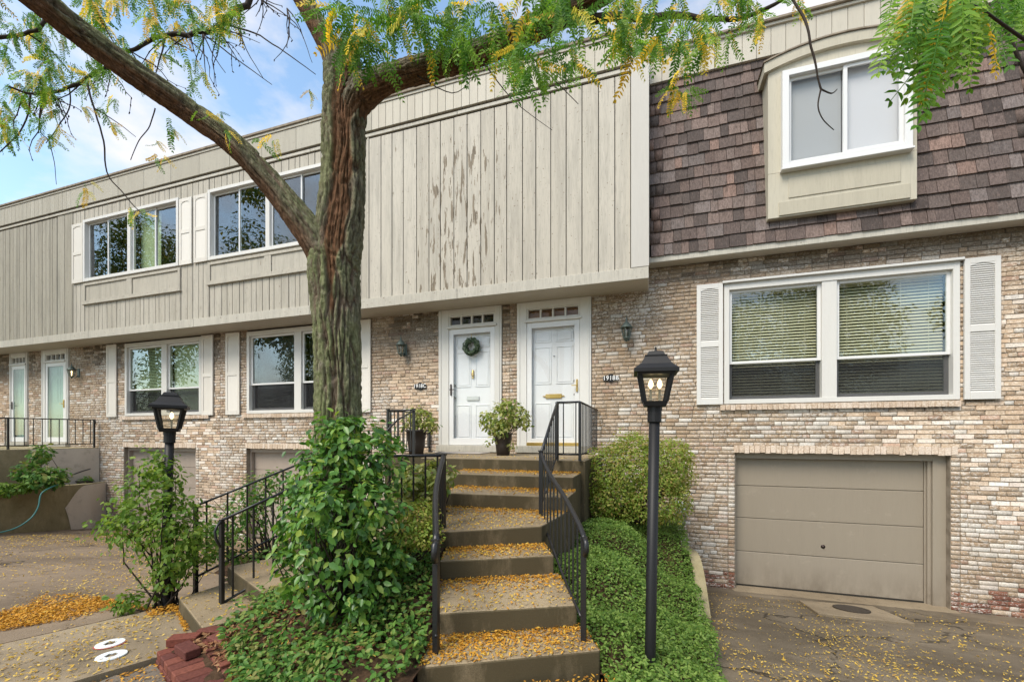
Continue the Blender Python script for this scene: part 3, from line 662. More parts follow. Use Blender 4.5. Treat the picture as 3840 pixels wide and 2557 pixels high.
def ground_window(hn, x0, x1, z0, z1, mull, mw, meet, blind):
    H = HOUSE[hn]; y0 = WY - .02
    win = frame4(x0, x1, z0, z1, y0, WY + .14, .075, .07, .10).box(mull - mw / 2, mull + mw / 2, y0 + .012, WY + .14, z0 + .07, z1 - .10, .003).build('window', M['white'], H)
    box('head_cap', x0 - .03, x1 + .03, y0 - .045, y0 + .03, z1 + .003, z1 + .04, M['white'], win) if hn == 'B' else None
    for a, b in ((x0 + .075, mull - mw / 2), (mull + mw / 2, x1 - .075)):
        frame4(a, b, meet - .015, z1 - .10, WY + .035, WY + .07, .045, .04, .045).build('upper_sash', M['vinyl'], win)
        frame4(a, b, z0 + .07, meet + .02, WY + .075, WY + .11, .05, .055, .035).build('lower_sash', M['vinyl'], win)
        pane(a + .044, b - .044, meet + .02, z1 - .144, WY + .052, win); 
        pane(a + .049, b - .049, z0 + .124, meet - .014, WY + .092, win)
        MB().box(a + .006, b - .006, WY + .064, WY + .066, z0 + .075, meet - .01).build('insect_screen', M['screenmesh'], win)
        blind(H, a + .02, b - .02, z0 + .08, z1 - .11)
    return win
m = M['screenmesh'] = bpy.data.materials.new('insect_screen'); m.use_nodes = True; t = m.node_tree; t.nodes.clear(); o_ = t.nodes.new('ShaderNodeOutputMaterial'); a_ = t.nodes.new('ShaderNodeBsdfTransparent'); b_2 = t.nodes.new('ShaderNodeBsdfDiffuse'); x_ = t.nodes.new('ShaderNodeMixShader'); b_2.inputs[0].default_value = (.03, .03, .032, 1); x_.inputs[0].default_value = .42
t.links.new(a_.outputs[0], x_.inputs[1]); t.links.new(b_2.outputs[0], x_.inputs[2]); t.links.new(x_.outputs[0], o_.inputs[0])
ground_window('B', 1.18, 4.13, 2.19, 4.10, 2.605, .19, 2.84, lambda H, a, b, c, d: blinds(H, a, b, c, d, WY + .17, .046, True))
k_ = [0]
def bl_D(H, a, b, c, d):
    k_[0] += 1
    if k_[0] == 1: blinds(H, a, b, c, d, WY + .17, .04, False, 'curtain', 2, 1.1)
    else: box('window_shade', a, b, WY + .165, WY + .17, c, d, M['curtain'], H)
ground_window('D', -13.03, -10.28, 2.19, 4.08, -11.58, .19, 2.86, bl_D)
def bl_C(H, a, b, c, d): box('curtain', a, b, WY + .215, WY + .22, c, d, M['screen'], H)
ground_window('C', -8.83, -5.9, 2.19, 4.08, -7.36, .19, 2.86, bl_C)
# upper sliding windows of four lights
for i, (x0, x1, z0, z1) in enumerate(UPW):
    H = HOUSE['D' if i == 0 else 'C']
    win = frame4(x0, x1, z0, z1, BY - .045, BY + .1, .07, .075, .07).build('window', M['white'], H); xm = (x0 + x1) / 2
    box('window_mullion', xm - .055, xm + .055, BY - .03, BY + .09, z0 + .075, z1 - .07, M['white'], win)
    for k, (a, b) in enumerate(((x0 + .07, xm - .055), (xm + .055, x1 - .07))):
        c = (a + b) / 2
        for j, (p, q) in enumerate(((a, c + .02), (c - .02, b))):
            yy = BY + .02 + (.025 if j == k else 0)
            frame4(p, q, z0 + .078, z1 - .072, yy, yy + .024, .035).build('sliding_sash', M['vinyl'], win)
            pane(p + .034, q - .034, z0 + .112, z1 - .106, yy + .012, win)
    box('curtain', xm + .06, xm + .75, BY + .2, BY + .21, z0, z1, M['curtain'], H) if i == 0 else None
    a0, a1, c0, c1 = APR[i]
    ap = frame4(a0, a1, c0, c1, BY - .03, BY + .025, .07, .06, .06).box((a0 + a1) / 2 - .09, (a0 + a1) / 2 + .09, BY - .026, BY + .025, c0 + .06, c1 - .06, .003).build('apron', M['plank_mid'], H)
    for p, q in ((a0 + .07, (a0 + a1) / 2 - .09), ((a0 + a1) / 2 + .09, a1 - .07)): box('panel', p, q, BY - .004, BY + .02, c0 + .06, c1 - .06, M['plank_mid'], ap)
    box('apron_sill', a0 - .02, a1 + .02, BY - .045, BY + .02, c0 - .035, c0 - .002, M['plank_mid'], ap)
# shaft behind the upper windows
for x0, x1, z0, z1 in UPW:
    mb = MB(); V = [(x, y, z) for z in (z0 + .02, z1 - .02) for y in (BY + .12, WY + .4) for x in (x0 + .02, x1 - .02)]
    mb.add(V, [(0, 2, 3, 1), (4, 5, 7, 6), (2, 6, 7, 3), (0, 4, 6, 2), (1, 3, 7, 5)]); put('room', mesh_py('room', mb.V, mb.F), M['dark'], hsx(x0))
# dormer window
win = frame4(1.885, 3.415, 5.575, 6.99, DY - .085, DY + .12, .085, .075, .085).build('window', M['vinyl'], HB)
box('window_sill', 1.87, 3.43, DY - .105, DY + .02, 5.545, 5.573, M['vinyl'], win)
frame4(1.97, 2.70, 5.65, 6.905, DY - .02, DY + .005, .045).build('sliding_sash', M['vinyl'], win); frame4(2.64, 3.33, 5.65, 6.905, DY - .05, DY - .022, .05).build('sliding_sash', M['vinyl'], win)
pane(2.014, 2.656, 5.694, 6.861, DY - .008, win, 'storm'); pane(2.689, 3.281, 5.699, 6.856, DY - .036, win, 'storm')
box('window_shade', 2.66, 3.32, DY + .05, DY + .055, 5.655, 6.9, M['shade'], HB); box('window_shade', 1.98, 2.65, DY + .05, DY + .055, 5.655, 6.9, M['shade2'], HB)
# shutters: louvred ones on the right house, panelled ones elsewhere
lou = mesh_py('slat', [(-.5, -.011, -.013), (.5, -.011, -.013), (.5, .009, .011), (-.5, .009, .011), (-.5, -.007, -.016), (.5, -.007, -.016), (.5, .013, .008), (-.5, .013, .008)], [(0, 1, 2, 3), (7, 6, 5, 4), (0, 4, 5, 1), (3, 2, 6, 7)]); lou.materials.append(M['shutter'])
def shutter(H, x0, x1, z0, z1, y, m, louvres=True, label=None):
    zm = (z0 + z1) / 2; st = .062
    mb = MB().box(x0, x0 + st, y, y + .032, z0, z1, .003).box(x1 - st, x1, y, y + .032, z0, z1, .003)
    for a, b in ((z0, z0 + .10), (zm - .045, zm + .045), (z1 - .075, z1)): mb.box(x0 + st, x1 - st, y + .001, y + .031, a, b, .003)
    xs = np.linspace(x0 + st, x1 - st, 9)
    for i in range(8):
        f = lambda x: z1 - .075 - .035 * (1 - math.sin(math.pi * (x - x0 - st) / (x1 - x0 - 2 * st)))
        mb.add([(xs[i], y + .004, f(xs[i])), (xs[i + 1], y + .004, f(xs[i + 1])), (xs[i + 1], y + .004, z1 - .07), (xs[i], y + .004, z1 - .07)], [(0, 1, 2, 3)])
    sh = mb.build('shutter', M[m], H)
    for a, b in ((z0 + .10, zm - .045), (zm + .045, z1 - .075)):
        if louvres:
            n = int((b - a) / .0285)
            for k in range(n): put('slat', lou, None, sh, ((x0 + x1) / 2, y + .015, a + (k + .5) * (b - a) / n), None, (x1 - x0 - 2 * st + .004, 1, 1))
            box('shutter_back', x0 + st - .01, x1 - st + .01, y + .028, y + .03, a, b, M[m], sh, 0)
        else:
            box('panel', x0 + st - .005, x1 - st + .005, y + .012, y + .026, a, b, M[m], sh, .004)
    return sh
shutter(HB, .775, 1.16, 2.185, 4.12, WY - .045, 'shutter'); shutter(HB, 4.165, 4.55, 2.185, 4.12, WY - .045, 'shutter')
for hn, a, b in (('D', -13.72, -13.33), ('D', -10.24, -9.87), ('C', -9.46, -9.03), ('C', -5.84, -5.44)): shutter(HOUSE[hn], a, b, 2.17, 4.09, WY - .045, 'shutter_up', False)
for hn, a, b in (('D', -13.95, -13.52), ('D', -10.11, -9.72), ('C', -9.66, -9.24), ('C', -5.83, -5.42)): shutter(HOUSE[hn], a, b, 5.54, 7.04, BY - .04, 'shutter_up', False)
# garages
def garage(hn, x0, x1, zt, zb, m):
    H = HOUSE[hn]; y = WY + .16
    MB().box(x0, x0 + .035, y - .06, y + .1, zb, zt, .003).box(x1 - .15, x1, y - .06, y + .1, zb, zt, .003).box(x1 - .19, x1 - .15, y - .02, y + .1, zb, zt, .003).box(x1 - .21, x1 - .19, y + .015, y + .1, zb, zt, .003).box(x0 + .035, x1 - .15, y - .06, y + .1, zt - .10, zt, .003).build('garage_frame', M[m], H)
    gd = empty('garage_door', (0, 0, 0), None, None) if False else box('garage_door', x0 + .037, x1 - .192, y + .055, y + .09, zb, zt - .1, M[m], H)
    zs = [zb + .02, zb + .56, zb + 1.10, zb + 1.62, zt - .101]
    for a, b in zip(zs, zs[1:]): box('panel', x0 + .04, x1 - .212, y + .03, y + .054, a + .004, b - .004, M[m], gd, .006)
    box('door_seal', x0 + .04, x1 - .2, y + .02, y + .06, zb - .005, zb + .022, M['dark'], gd, .004)
    for xx in (x0 + .35, x1 - .55): box('lift_handle', xx - .06, xx + .06, y + .012, y + .032, zb + .10, zb + .13, M[m], gd, .006) if False else None
    xm = (x0 + x1) / 2 - .1
    MB().lathe([(.03, 0), (.03, .004), (.012, .006), (.012, .02)], n=12).build('lock_handle', M['bronze'], gd, True, (0, 0, 0)).location = (xm, y + .03, zb + .72)
    o = [c for c in bpy.data.objects if c.name.startswith('lock_handle')][-1]; o.rotation_euler = (math.pi / 2, 0, 0); o.matrix_parent_inverse = Matrix.Translation([-v for v in WT[gd]])
garage('B', 1.34, 4.04, 1.425, -.74, 'garage'); garage('C', -8.86, -6.2, 1.395, -.74, 'garage2'); garage('D', -13.1, -10.49, 1.385, -.74, 'garage2')
# door units
def door_unit(hn, x0, x1, fx0, fx1, knob_left, tr_dark, storm='full', ztop=4.12, det=True):
    H = HOUSE[hn]; y = WY - .03
    cs = MB().box(x0, fx0, y, WY + .12, 1.50, ztop, .004).box(fx1, x1, y, WY + .12, 1.50, ztop, .004).box(fx0, fx1, y, WY + .12, 4.0, ztop, .004).box(fx0, fx1, y + .004, WY + .12, 3.74, 3.80, .004)
    cs.box(x0 + .035, x0 + .06, y - .012, y + .01, 1.50, ztop - .02, .003).box(x1 - .06, x1 - .035, y - .012, y + .01, 1.50, ztop - .02, .003)
    cs.box(fx0 - .04, fx1 + .04, y - .03, y + .02, 3.745, 3.785, .004); casing = cs.build('door_casing', M['white'], H)
    box('door_sill', x0 - .02, x1 + .02, WY - .10, WY + .25, 1.375, 1.498, M['fascia'], H, .006)
    tr = frame4(fx0, fx1, 3.80, 4.0, y + .015, WY + .06, .03, .025, .025)
    w = (fx1 - fx0 - .06) / 4
    for k in range(1, 4): tr.box(fx0 + .03 + k * w - .016, fx0 + .03 + k * w + .016, y + .02, WY + .055, 3.825, 3.975, .002)
    trw = tr.build('transom_window', M['white'], H)
    for k in range(4): pane(fx0 + .03 + k * w + .01, fx0 + .03 + (k + 1) * w - .01, 3.82, 3.98, WY + .03, trw, 'storm')
    box('transom_back', fx0, fx1, WY + .10, WY + .105, 3.78, 4.02, M['dark' if tr_dark else 'brown'], H, 0)
    st = frame4(fx0 + .004, fx1 - .004, 1.503, 3.738, y + .012, WY + .02, .09, .13, .10).build('storm_door', M['vinyl'], H)
    pane(fx0 + .09, fx1 - .09, 1.63, 3.642, WY - .005, st, 'storm' if det else 'stormgreen')
    hx = fx0 + .048 if knob_left else fx1 - .048
    MB().box(hx - .014, hx + .014, y - .012, y + .014, 2.46, 2.68, .006).box(hx - .008, hx + .008, y - .05, y - .01, 2.56, 2.58, .003).bar((hx, y - .045, 2.57), (hx + (.09 if knob_left else -.09), y - .045, 2.57), .014).build('handle', M['bronze' if knob_left else 'brass'], st)
    d = box('door', fx0 + .02, fx1 - .02, WY + .07, WY + .115, 1.50, 3.74, M['door'], H)
    dx0, dx1 = fx0 + .02, fx1 - .02; xm = (dx0 + dx1) / 2
    for a, b in ((dx0 + .11, xm - .045), (xm + .045, dx1 - .11)):
        for c, e in ((1.62, 2.28), (2.62, 3.30), (3.38, 3.60)):
            frame4(a, b, c, e, WY + .060, WY + .071, .018).build('panel_moulding', M['door'], d); box('panel', a + .035, b - .035, WY + .062, WY + .071, c + .035, e - .035, M['door'], d, .006)
    if det:
        sx = .30 if knob_left else .34
        ms = MB().box(xm - sx / 2 + .02, xm + sx / 2 - .02, WY + .048, WY + .062, 2.36, 2.44, .006); mm = 'nickel' if knob_left else 'brass'
        if knob_left: ms.box(xm - sx / 2 + .035, xm + sx / 2 - .035, WY + .044, WY + .05, 2.375, 2.41, .003)
        else: ms.box(xm - sx / 2 - .03, xm - sx / 2 + .02, WY + .05, WY + .062, 2.39, 2.41, .004).box(xm + sx / 2 - .02, xm + sx / 2 + .03, WY + .05, WY + .062, 2.39, 2.41, .004)
        ms.build('mail_slot', M[mm], d)
        if knob_left: MB().box(xm - .02, xm + .02, WY + .04, WY + .062, 2.78, 2.95, .012).lathe([(.002, -.05), (.03, -.02), (.02, .04), (.002, .09)], (xm, WY + .045, 2.86), 10).build('door_knocker', M['brass'], d)
        else: MB().lathe([(.012, 0), (.012, .012)], (xm + .01, WY + .055, 3.12), 10).build('peephole', M['bronze'], d)
        kx = dx0 + .07 if knob_left else dx1 - .07
        for kz in (2.42, 2.66): MB().lathe([(.001, -.03), (.025, -.018), (.03, 0), (.025, .018), (.001, .03)], (kx, WY + .045, kz), 12).build('door_knob', M['bronze'], d, True)
        if not knob_left: box('threshold', fx0, fx1, y - .01, WY + .02, 1.502, 1.56, M['brass'], H, .004)
door_unit('C', -3.88, -2.575, -3.66, -2.71, True, True); door_unit('B', -2.275, -.92, -2.09, -1.12, False, False)
door_unit('D', -16.58, -15.36, -16.4, -15.5, False, True, det=False); door_unit('E', -18.13, -17.26, -18.05, -17.33, True, True, det=False)
# cover boards where wall meets soffit above the doors
box('head_board', -3.95, -.85, WY - .022, WY + .02, 4.06, 4.12, M['soffit'], HOUSE['C']) if False else None

# ------------------------------------------------------------------ steps, landings, retaining walls
def bevel(o, w=.012, n=2):
    md = o.modifiers.new('worn_edge', 'BEVEL'); md.width = w; md.segments = n; md.limit_method = 'ANGLE'; md.angle_limit = .7
    try: md.harden_normals = False
    except Exception: pass
    return o
st = empty('front_steps', (-1.2, 4, .12), 'curving concrete front steps strewn with yellow leaves up to the white doors', 'steps')
STEPS = [
 ([(-4.1, 5.95), (-3.25, 5.95), (-3.2, 5.55), (-.765, 5.55), (-.765, 7.44), (-4.1, 7.44)], 1.36),
 ([(-2.5, 4.93), (-.825, 4.96), (-.825, 5.56), (-2.5, 5.56)], 1.20),
 ([(-2.3, 4.33), (-.79, 4.43), (-.79, 4.97), (-2.3, 4.95)], 1.04),
 ([(-2.32, 3.36), (-1.683, 3.418), (-.932, 3.833), (-.80, 4.44), (-2.5, 4.42)], [.83, .835, .85, .885, .885]),
 ([(-1.60, 3.08), (-.75, 3.525), (-.92, 3.85), (-1.72, 3.45)], [.675, .675, .685, .685]),
 ([(-1.37, 2.60), (-.475, 3.035), (-.72, 3.56), (-1.64, 3.12)], [.475, .475, .52, .52]),
 ([(-1.34, 2.28), (-.29, 2.835), (-.44, 3.075), (-1.40, 2.63)], [.275, .275, .32, .32])]
for P, z in STEPS:
    o = MB().prism(P, -.05, z).build('step', M['step'], st); bevel(o)
lst = empty('side_steps', (-3.4, 3.2, .05), 'low concrete side steps between two thin railings left of the bush', 'steps')
LST = [([(-4.10, 2.76), (-3.30, 2.39), (-3.02, 2.8), (-4.06, 3.28)], .20), ([(-4.06, 3.2), (-3.10, 2.76), (-2.72, 3.35), (-3.75, 3.9)], .36),
       ([(-3.72, 3.72), (-2.8, 3.2), (-2.5, 3.5), (-3.2, 4.3)], .52), ([(-3.3, 4.1), (-2.5, 3.42), (-2.3, 3.4), (-2.5, 4.42), (-2.8, 4.5)], .68)]
for P, z in LST: bevel(MB().prism(P, -.3, z).build('step', M['step'], lst))
# far landing and planter walls on the left
fl = empty('side_landing', (-16, 6.4, -.7), 'mossy concrete landing under the far left doors', 'landing')
bevel(MB().box(-18.9, -14.05, 4.9, 7.44, -1.0, 1.36, 0).build('landing_block', M['mossy'], fl), .015)
mb = MB(); n = 10
pts = [(14.045, 6.2 + 1.24 * i / n) for i in range(n + 1)]
V = []; 
for i in range(n + 1):
    y = 6.1 + 1.335 * i / n; zb = 1.1 - 1.0 * smooth(0, .55, i / n) + .05 * math.sin(i * 2.1); V += [(-14.044, y, zb), (-14.044, y, 1.345)]
mb.add(V, [(2 * i, 2 * i + 2, 2 * i + 3, 2 * i + 1) for i in range(n)]); mb.build('cement_patch', M['patch'], fl)
pw = empty('planter_wall', (-13.2, 6, -.6), 'curved low concrete planter wall with a pale cement patch', 'wall')
Wp = [(-12.45, 4.2), (-12.75, 5.1), (-13.2, 6.2), (-13.5, 6.95), (-13.78, 7.44)]; Wi = [(p[0] - .22, p[1]) for p in Wp]
bevel(MB().prism(Wp + Wi[::-1], -1.0, [.53, .53, .50, .46, .44, .44, .46, .50, .53, .53]).build('wall_body', M['mossy'], pw), .015)
V = []
for i in range(15):
    u = i / 14; yq = 6.35 + 1.085 * u; q = np.array((float(np.interp(yq, [p[1] for p in Wp], [p[0] for p in Wp])) + .012, yq)); edge = smooth(0, .55, u)
    V += [(q[0], q[1], -.05 - .72 * smooth(0, .18, u)), (q[0], q[1], -.05 + .485 * smooth(0, .45, u) ** .6)]
MB().add(V, [(2 * i, 2 * i + 2, 2 * i + 3, 2 * i + 1) for i in range(14)]).build('cement_patch', M['patch'], pw)
o = put('planter_soil', mesh_py('planter_soil', [(-14.04, 4.2, .40), (-12.6, 4.2, .40), (-13.3, 6.2, .40), (-13.95, 7.44, .36), (-14.04, 7.44, .36)], [(0, 1, 2, 3, 4)]), M['soil']); o['kind'] = 'structure'
# retaining curb between right bed and driveway
cw = MB(); ys = np.linspace(5.0, 7.43, 12)
V = []
for y in ys:
    x = bedR(y); zt = zR(x, y) + .05 + .60 * smooth(4.6, 6.6, y); V += [(x, y, -.9), (x + .13, y, -.9), (x + .13, y, zt), (x, y, zt)]
F = [(0, 1, 2, 3)] + [(4 * (len(ys) - 1) + k for k in (3, 2, 1, 0))]
F = [tuple(f) for f in F]
for i in range(len(ys) - 1): F += [(4 * i + k, 4 * i + (k + 1) % 4, 4 * i + 4 + (k + 1) % 4, 4 * i + 4 + k) for k in range(4)]
cw.add(V, F); o = cw.build('retaining_wall', M['mossy']); tag(o, 'low mossy concrete retaining wall between green bed and garage driveway', 'wall')
# drain slab in front of the garage
dr = empty('drain_slab', (2.4, 6.9, zR(2.4, 6.9)), 'cracked concrete slab around a round iron drain before the garage', 'drain')
zz = lambda x, y: zR(x, y) + .035
q = [onz(1838, 1382, -.66), onz(2008, 1392, -.66), onz(2105, 1456, -.66), onz(1882, 1432, -.66)]
mb = MB(); P = [(p.x, p.y) for p in q]; mb.prism(P[::-1], -1.0, [zz(*p) for p in P[::-1]]); bevel(mb.build('slab', M['walk'], dr), .01)
ctr = onz(1958, 1411, -.66)
o = MB().lathe([(.20, 0), (.20, .012), (.17, .012), (.165, .006), (.02, .006)], n=28).build('drain_cover', M['drain'], dr, False, (0, 0, 0)); o.location = (ctr.x, ctr.y, zz(ctr.x, ctr.y) + .004); o.rotation_euler = (-.14, 0, 0); WT[o] = tuple(o.location)
o = MB().box(1.3, 4.1, WY - .38, WY + .3, -.95, -.735, .01).build('garage_apron', M['walk']); o['kind'] = 'structure'
o = MB().box(-13.3, -10.2, WY - .5, WY + .3, -.95, -.74, .01).build('garage_apron', M['walk']); o['kind'] = 'structure'
o = MB().box(-9.0, -6.0, WY - .4, WY + .3, -.95, -.74, .01).build('garage_apron', M['walk']); o['kind'] = 'structure'

# ------------------------------------------------------------------ iron railings
def lerp(a, b, t): return Vector(a) * (1 - t) + Vector(b) * t
def path_at(P, u):
    L = [0]
    for a, b in zip(P, P[1:]): L.append(L[-1] + (Vector(b) - Vector(a)).length)
    d = u * L[-1]
    for i in range(len(P) - 1):
        if d <= L[i + 1] + 1e-9: return lerp(P[i], P[i + 1], (d - L[i]) / max(1e-9, L[i + 1] - L[i]))
    return Vector(P[-1])
def rail_run(root, top, bot, n, w=.013, hand=.022, hname='handrail'):
    MB().tube(top, hand, 8).build(hname, M['black'], root, True)
    MB().tube(bot, .012, 6).build('bottom_rail', M['black'], root, True)
    for k in range(n):
        u = (k + .5) / n; a = path_at(top, u); b = path_at(bot, u); b = Vector((a.x, a.y, b.z)); MB().bar(b, a, w).build('baluster', M['black'], root)
def post(root, x, y, z0, z1, w=.036, cap=True):
    mb = MB().bar((x, y, z0), (x, y, z1), w)
    if cap: mb.bar((x, y, z1), (x, y, z1 + .012), w + .012)
    mb.build('post', M['black'], root)
r = empty('iron_railing', (-.9, 4.4, .85), 'black iron railing curving down the right side of the front steps', 'railing')
top = [pt(1244, 1040, 4.35), pt(1262, 1085, 4.0), pt(1298, 1142, 3.45), pt(1330, 1203, 3.02), pt(1344, 1238, 2.86)]
bot = [pt(1245, 1190, 4.3), pt(1264, 1240, 3.95), pt(1296, 1325, 3.4), pt(1336, 1417, 2.9)]
top = [Vector(v) for v in spline(top, 5)]; bot = [Vector(v) for v in spline(bot, 5)]
rail_run(r, top, bot, 12, .013, .02)
e = top[-1]; MB().tube([e, e + Vector((.015, -.03, -.02)), e + Vector((.018, -.035, -.07)), e + Vector((.008, -.012, -.11))], .02, 8).build('rail_end', M['black'], r, True)
b = onz(1342, 1473, .29); post(r, b.x, b.y, .28, e.z - .01); b = top[0]; post(r, b.x, b.y, .86, b.z + .01)
u1 = Vector((-1.13, 5.52, 2.13)); top2 = [u1, lerp(u1, top[0], .5) + Vector((.0, 0, -.0)), top[0] + Vector((.01, 0, .01))]; bot2 = [Vector((-1.13, 5.5, 1.44)), Vector((-1.08, 4.5, .98))]
rail_run(r, top2, bot2, 9, .013, .018); post(r, -1.13, 5.52, 1.36, 2.12)
rail_run(r, [u1, Vector((-.83, 5.52, 2.13)), Vector((-.83, 5.55, 2.13))], [Vector((-1.13, 5.52, 1.44)), Vector((-.83, 5.52, 1.44))], 2, .013, .014)
rail_run(r, [Vector((-.83, 5.52, 2.13)), Vector((-.81, 7.42, 2.13))], [Vector((-.83, 5.52, 1.44)), Vector((-.81, 7.42, 1.44))], 14, .013, .014); post(r, -.83, 5.52, 1.36, 2.12)
r = empty('iron_railing', (-1.5, 3, .5), 'black iron railing down the left side of the front steps, worn grey on top', 'railing')
t0, t1 = pt(1020, 1047, 3.9), pt(1003, 1245, 2.70)
top = [t0, lerp(t0, t1, .5) + Vector((-.05, .02, .0)), t1]; top = [Vector(v) for v in spline(top, 6)]
bot = [Vector((v.x, v.y, v.z - .66 + .05 * i / 12)) for i, v in enumerate(top)]
rail_run(r, top, bot, 9, .013, .022)
e = top[-1]; MB().tube([e, e + Vector((.01, -.04, -.015)), e + Vector((.01, -.045, -.08)), e + Vector((0, -.02, -.12))], .022, 8).build('rail_end', M['black'], r, True)
b = onz(1003, 1503, .285); post(r, b.x, b.y, .28, e.z); post(r, t0.x, t0.y, .84, t0.z)
l1 = Vector((-2.45, 3.36, t0.z - .01)); rail_run(r, [t0, l1], [t0 + Vector((0, 0, -.55)), l1 + Vector((0, 0, -.55))], 6, .013, .014); post(r, l1.x, l1.y, .8, l1.z)
r = empty('iron_railing', (-3.7, 6, 1.36), 'short black railing around the potted plant by the left door', 'railing')
p1, p2 = Vector((-3.58, 6.0, 2.10)), Vector((-4.05, 5.98, 2.10)); w1 = Vector((-4.08, 7.42, 2.12))
dz = Vector((0, 0, -.66))
rail_run(r, [p1, p2], [p1 + dz, p2 + dz], 4, .013, .013); rail_run(r, [p2, w1], [p2 + dz, w1 + dz], 11, .013, .013)
post(r, p1.x, p1.y, 1.36, 2.11); post(r, p2.x, p2.y, 1.36, 2.11); post(r, w1.x, w1.y, 1.36, 2.13, .03)
MB().tube([p1 + Vector((.0, -.02, -.02)), pt(915, 965, 6.2), pt(880, 1000, 5.9)], .013, 6).build('brace', M['black'], r, True)
r = empty('iron_railing', (-3.5, 3, .1), 'near thin black railing with a scrolled end beside the bush', 'railing')
a = onz(510, 1413, .1); d = Vector((.36, .93, .38)); d2 = Vector((a.x, a.y, 0))
T0 = Vector((a.x, a.y, .94)); top = [T0 + d * k for k in (0, .35, .75, 1.2)]; bot = [Vector((a.x, a.y, .20)) + d * k for k in (0, .4, 1.2)]
rail_run(r, top, bot, 7, .013, .013); post(r, a.x, a.y, .0, .95, .032, False)
MB().tube([T0, pt(500, 1208, 3.70), pt(494, 1222, 3.68), pt(497, 1240, 3.68), pt(507, 1258, 3.7)], .012, 6).build('scroll', M['black'], r, True)
r = empty('iron_railing', (-4.3, 3.6, .1), 'far thin black railing rising behind the vine covered lamp post', 'railing')
a = onz(450, 1353, .1); T0 = Vector((a.x, a.y, .96)); d = Vector((.40, .92, .37))
top = [T0, T0 + d * .6, T0 + d * 1.25, T0 + d * 1.7]; bot = [Vector((a.x, a.y, .22)) + d * k for k in (0, .6, 1.7)]
rail_run(r, top, bot, 9, .013, .012); post(r, a.x, a.y, .0, .97, .034, False)
r = empty('iron_railing', (-14.1, 6.4, 1.36), 'black railing along the far left concrete landing', 'railing')
a, b = Vector((-14.1, 5.0, 2.08)), Vector((-14.12, 7.36, 2.10)); dz = Vector((0, 0, -.64))
rail_run(r, [a, b], [a + dz, b + dz], 15, .014, .014); post(r, b.x, b.y, 1.36, 2.11); post(r, -14.1, 5.75, 1.36, 2.09)
MB().tube([b, b + Vector((.05, 0, -.01)), b + Vector((.07, 0, -.07)), b + Vector((.02, 0, -.14))], .012, 6).build('scroll', M['black'], r, True)

# ------------------------------------------------------------------ lamps
def lamp_post(loc, h, rz, lean, label, bulbs):
    r = empty('lamp_post', loc, label, 'lamp', 'lamp posts in the garden beds'); mk = lambda mb, n, m, p=r, s=False: (lambda o: o)(_loc(mb, n, m, p, s))
    def _loc(mb, n, m, p, s):
        o = mb.build(n, m, None, s, (0, 0, 0)); o.parent = p; return o
    hb = h - .41
    mk(MB().lathe([(.037, -.3), (.037, .02), (.036, hb - .1)], n=16), 'post', M['lampblack'], r, True)
    mk(MB().lathe([(.036, hb - .11), (.047, hb - .105), (.047, hb - .03), (.05, hb - .028), (.05, hb)], n=16), 'post_collar', M['lampblack'])
    L = empty('lantern', (0, 0, 0), None, None); L.parent = r
    def fr(z0, w0, z1, w1):
        V = [(sx * w / 2, sy * w / 2, z) for z, w in ((z0, w0), (z1, w1)) for sx, sy in ((-1, -1), (1, -1), (1, 1), (-1, 1))]
        return V, [(3, 2, 1, 0), (4, 5, 6, 7), (0, 1, 5, 4), (1, 2, 6, 5), (2, 3, 7, 6), (3, 0, 4, 7)]
    mk(MB().add(*fr(hb, .14, hb + .035, .165)), 'lantern_base', M['lampblack'], L)
    z0, w0, z1, w1 = hb + .033, .16, hb + .225, .228
    for sx, sy in ((-1, -1), (1, -1), (1, 1), (-1, 1)):
        mk(MB().bar((sx * (w0 - .02) / 2, sy * (w0 - .02) / 2, z0), (sx * (w1 - .02) / 2, sy * (w1 - .02) / 2, z1), .022), 'corner_bar', M['lampblack'], L)
        u, v = (1, 0) if sx == sy else (0, 1)
    for k in range(4):
        c, s = math.cos(k * math.pi / 2), math.sin(k * math.pi / 2); V = [(-(w0 / 2 - .015), -w0 / 2 + .01, z0), (w0 / 2 - .015, -w0 / 2 + .01, z0), (w1 / 2 - .015, -w1 / 2 + .01, z1), (-(w1 / 2 - .015), -w1 / 2 + .01, z1)]
        mk(MB().add([(x * c - y * s, x * s + y * c, z) for x, y, z in V], [(0, 1, 2, 3)]), 'lantern_pane', M['lampglass'], L)
    V, F = fr(z1 - .012, .236, z1 + .004, .242); mk(MB().add(V, F), 'top_rim', M['lampblack'], L)
    mb = MB().add(*fr(z1 + .002, .285, z1 + .026, .285)).add(*fr(z1 + .026, .28, z1 + .06, .20)).add(*fr(z1 + .06, .20, z1 + .115, .138)); mk(mb, 'lantern_roof', M['lampblack'], L)
    mb = MB().add(*fr(z1 + .116, .145, z1 + .124, .145)).add(*fr(z1 + .124, .118, z1 + .15, .095)).add(*fr(z1 + .15, .095, z1 + .156, .06)).lathe([(.001, z1 + .19), (.008, z1 + .182), (.006, z1 + .17), (.014, z1 + .156)], n=8); mk(mb, 'lantern_cap', M['lampblack'], L)
    for bx in bulbs:
        mk(MB().lathe([(.008, z0), (.008, z0 + .09), (.006, z0 + .09)], (bx, 0, 0), 8), 'candle', M['cream'], L); mk(MB().lathe([(.004, z0 + .09), (.016, z0 + .11), (.017, z0 + .125), (.008, z0 + .15), (.001, z0 + .158)], (bx, 0, 0), 10), 'bulb', M['bulb'], L, True)
    r.rotation_euler = (lean[0], lean[1], rz); return r
b = pt(1495, 1527, 2.93); lamp_post((b.x, b.y, b.z), 2.20, math.radians(2), (0, .017), 'tall black lamp post in the right bed with two glowing bulbs', (-.028, .03))
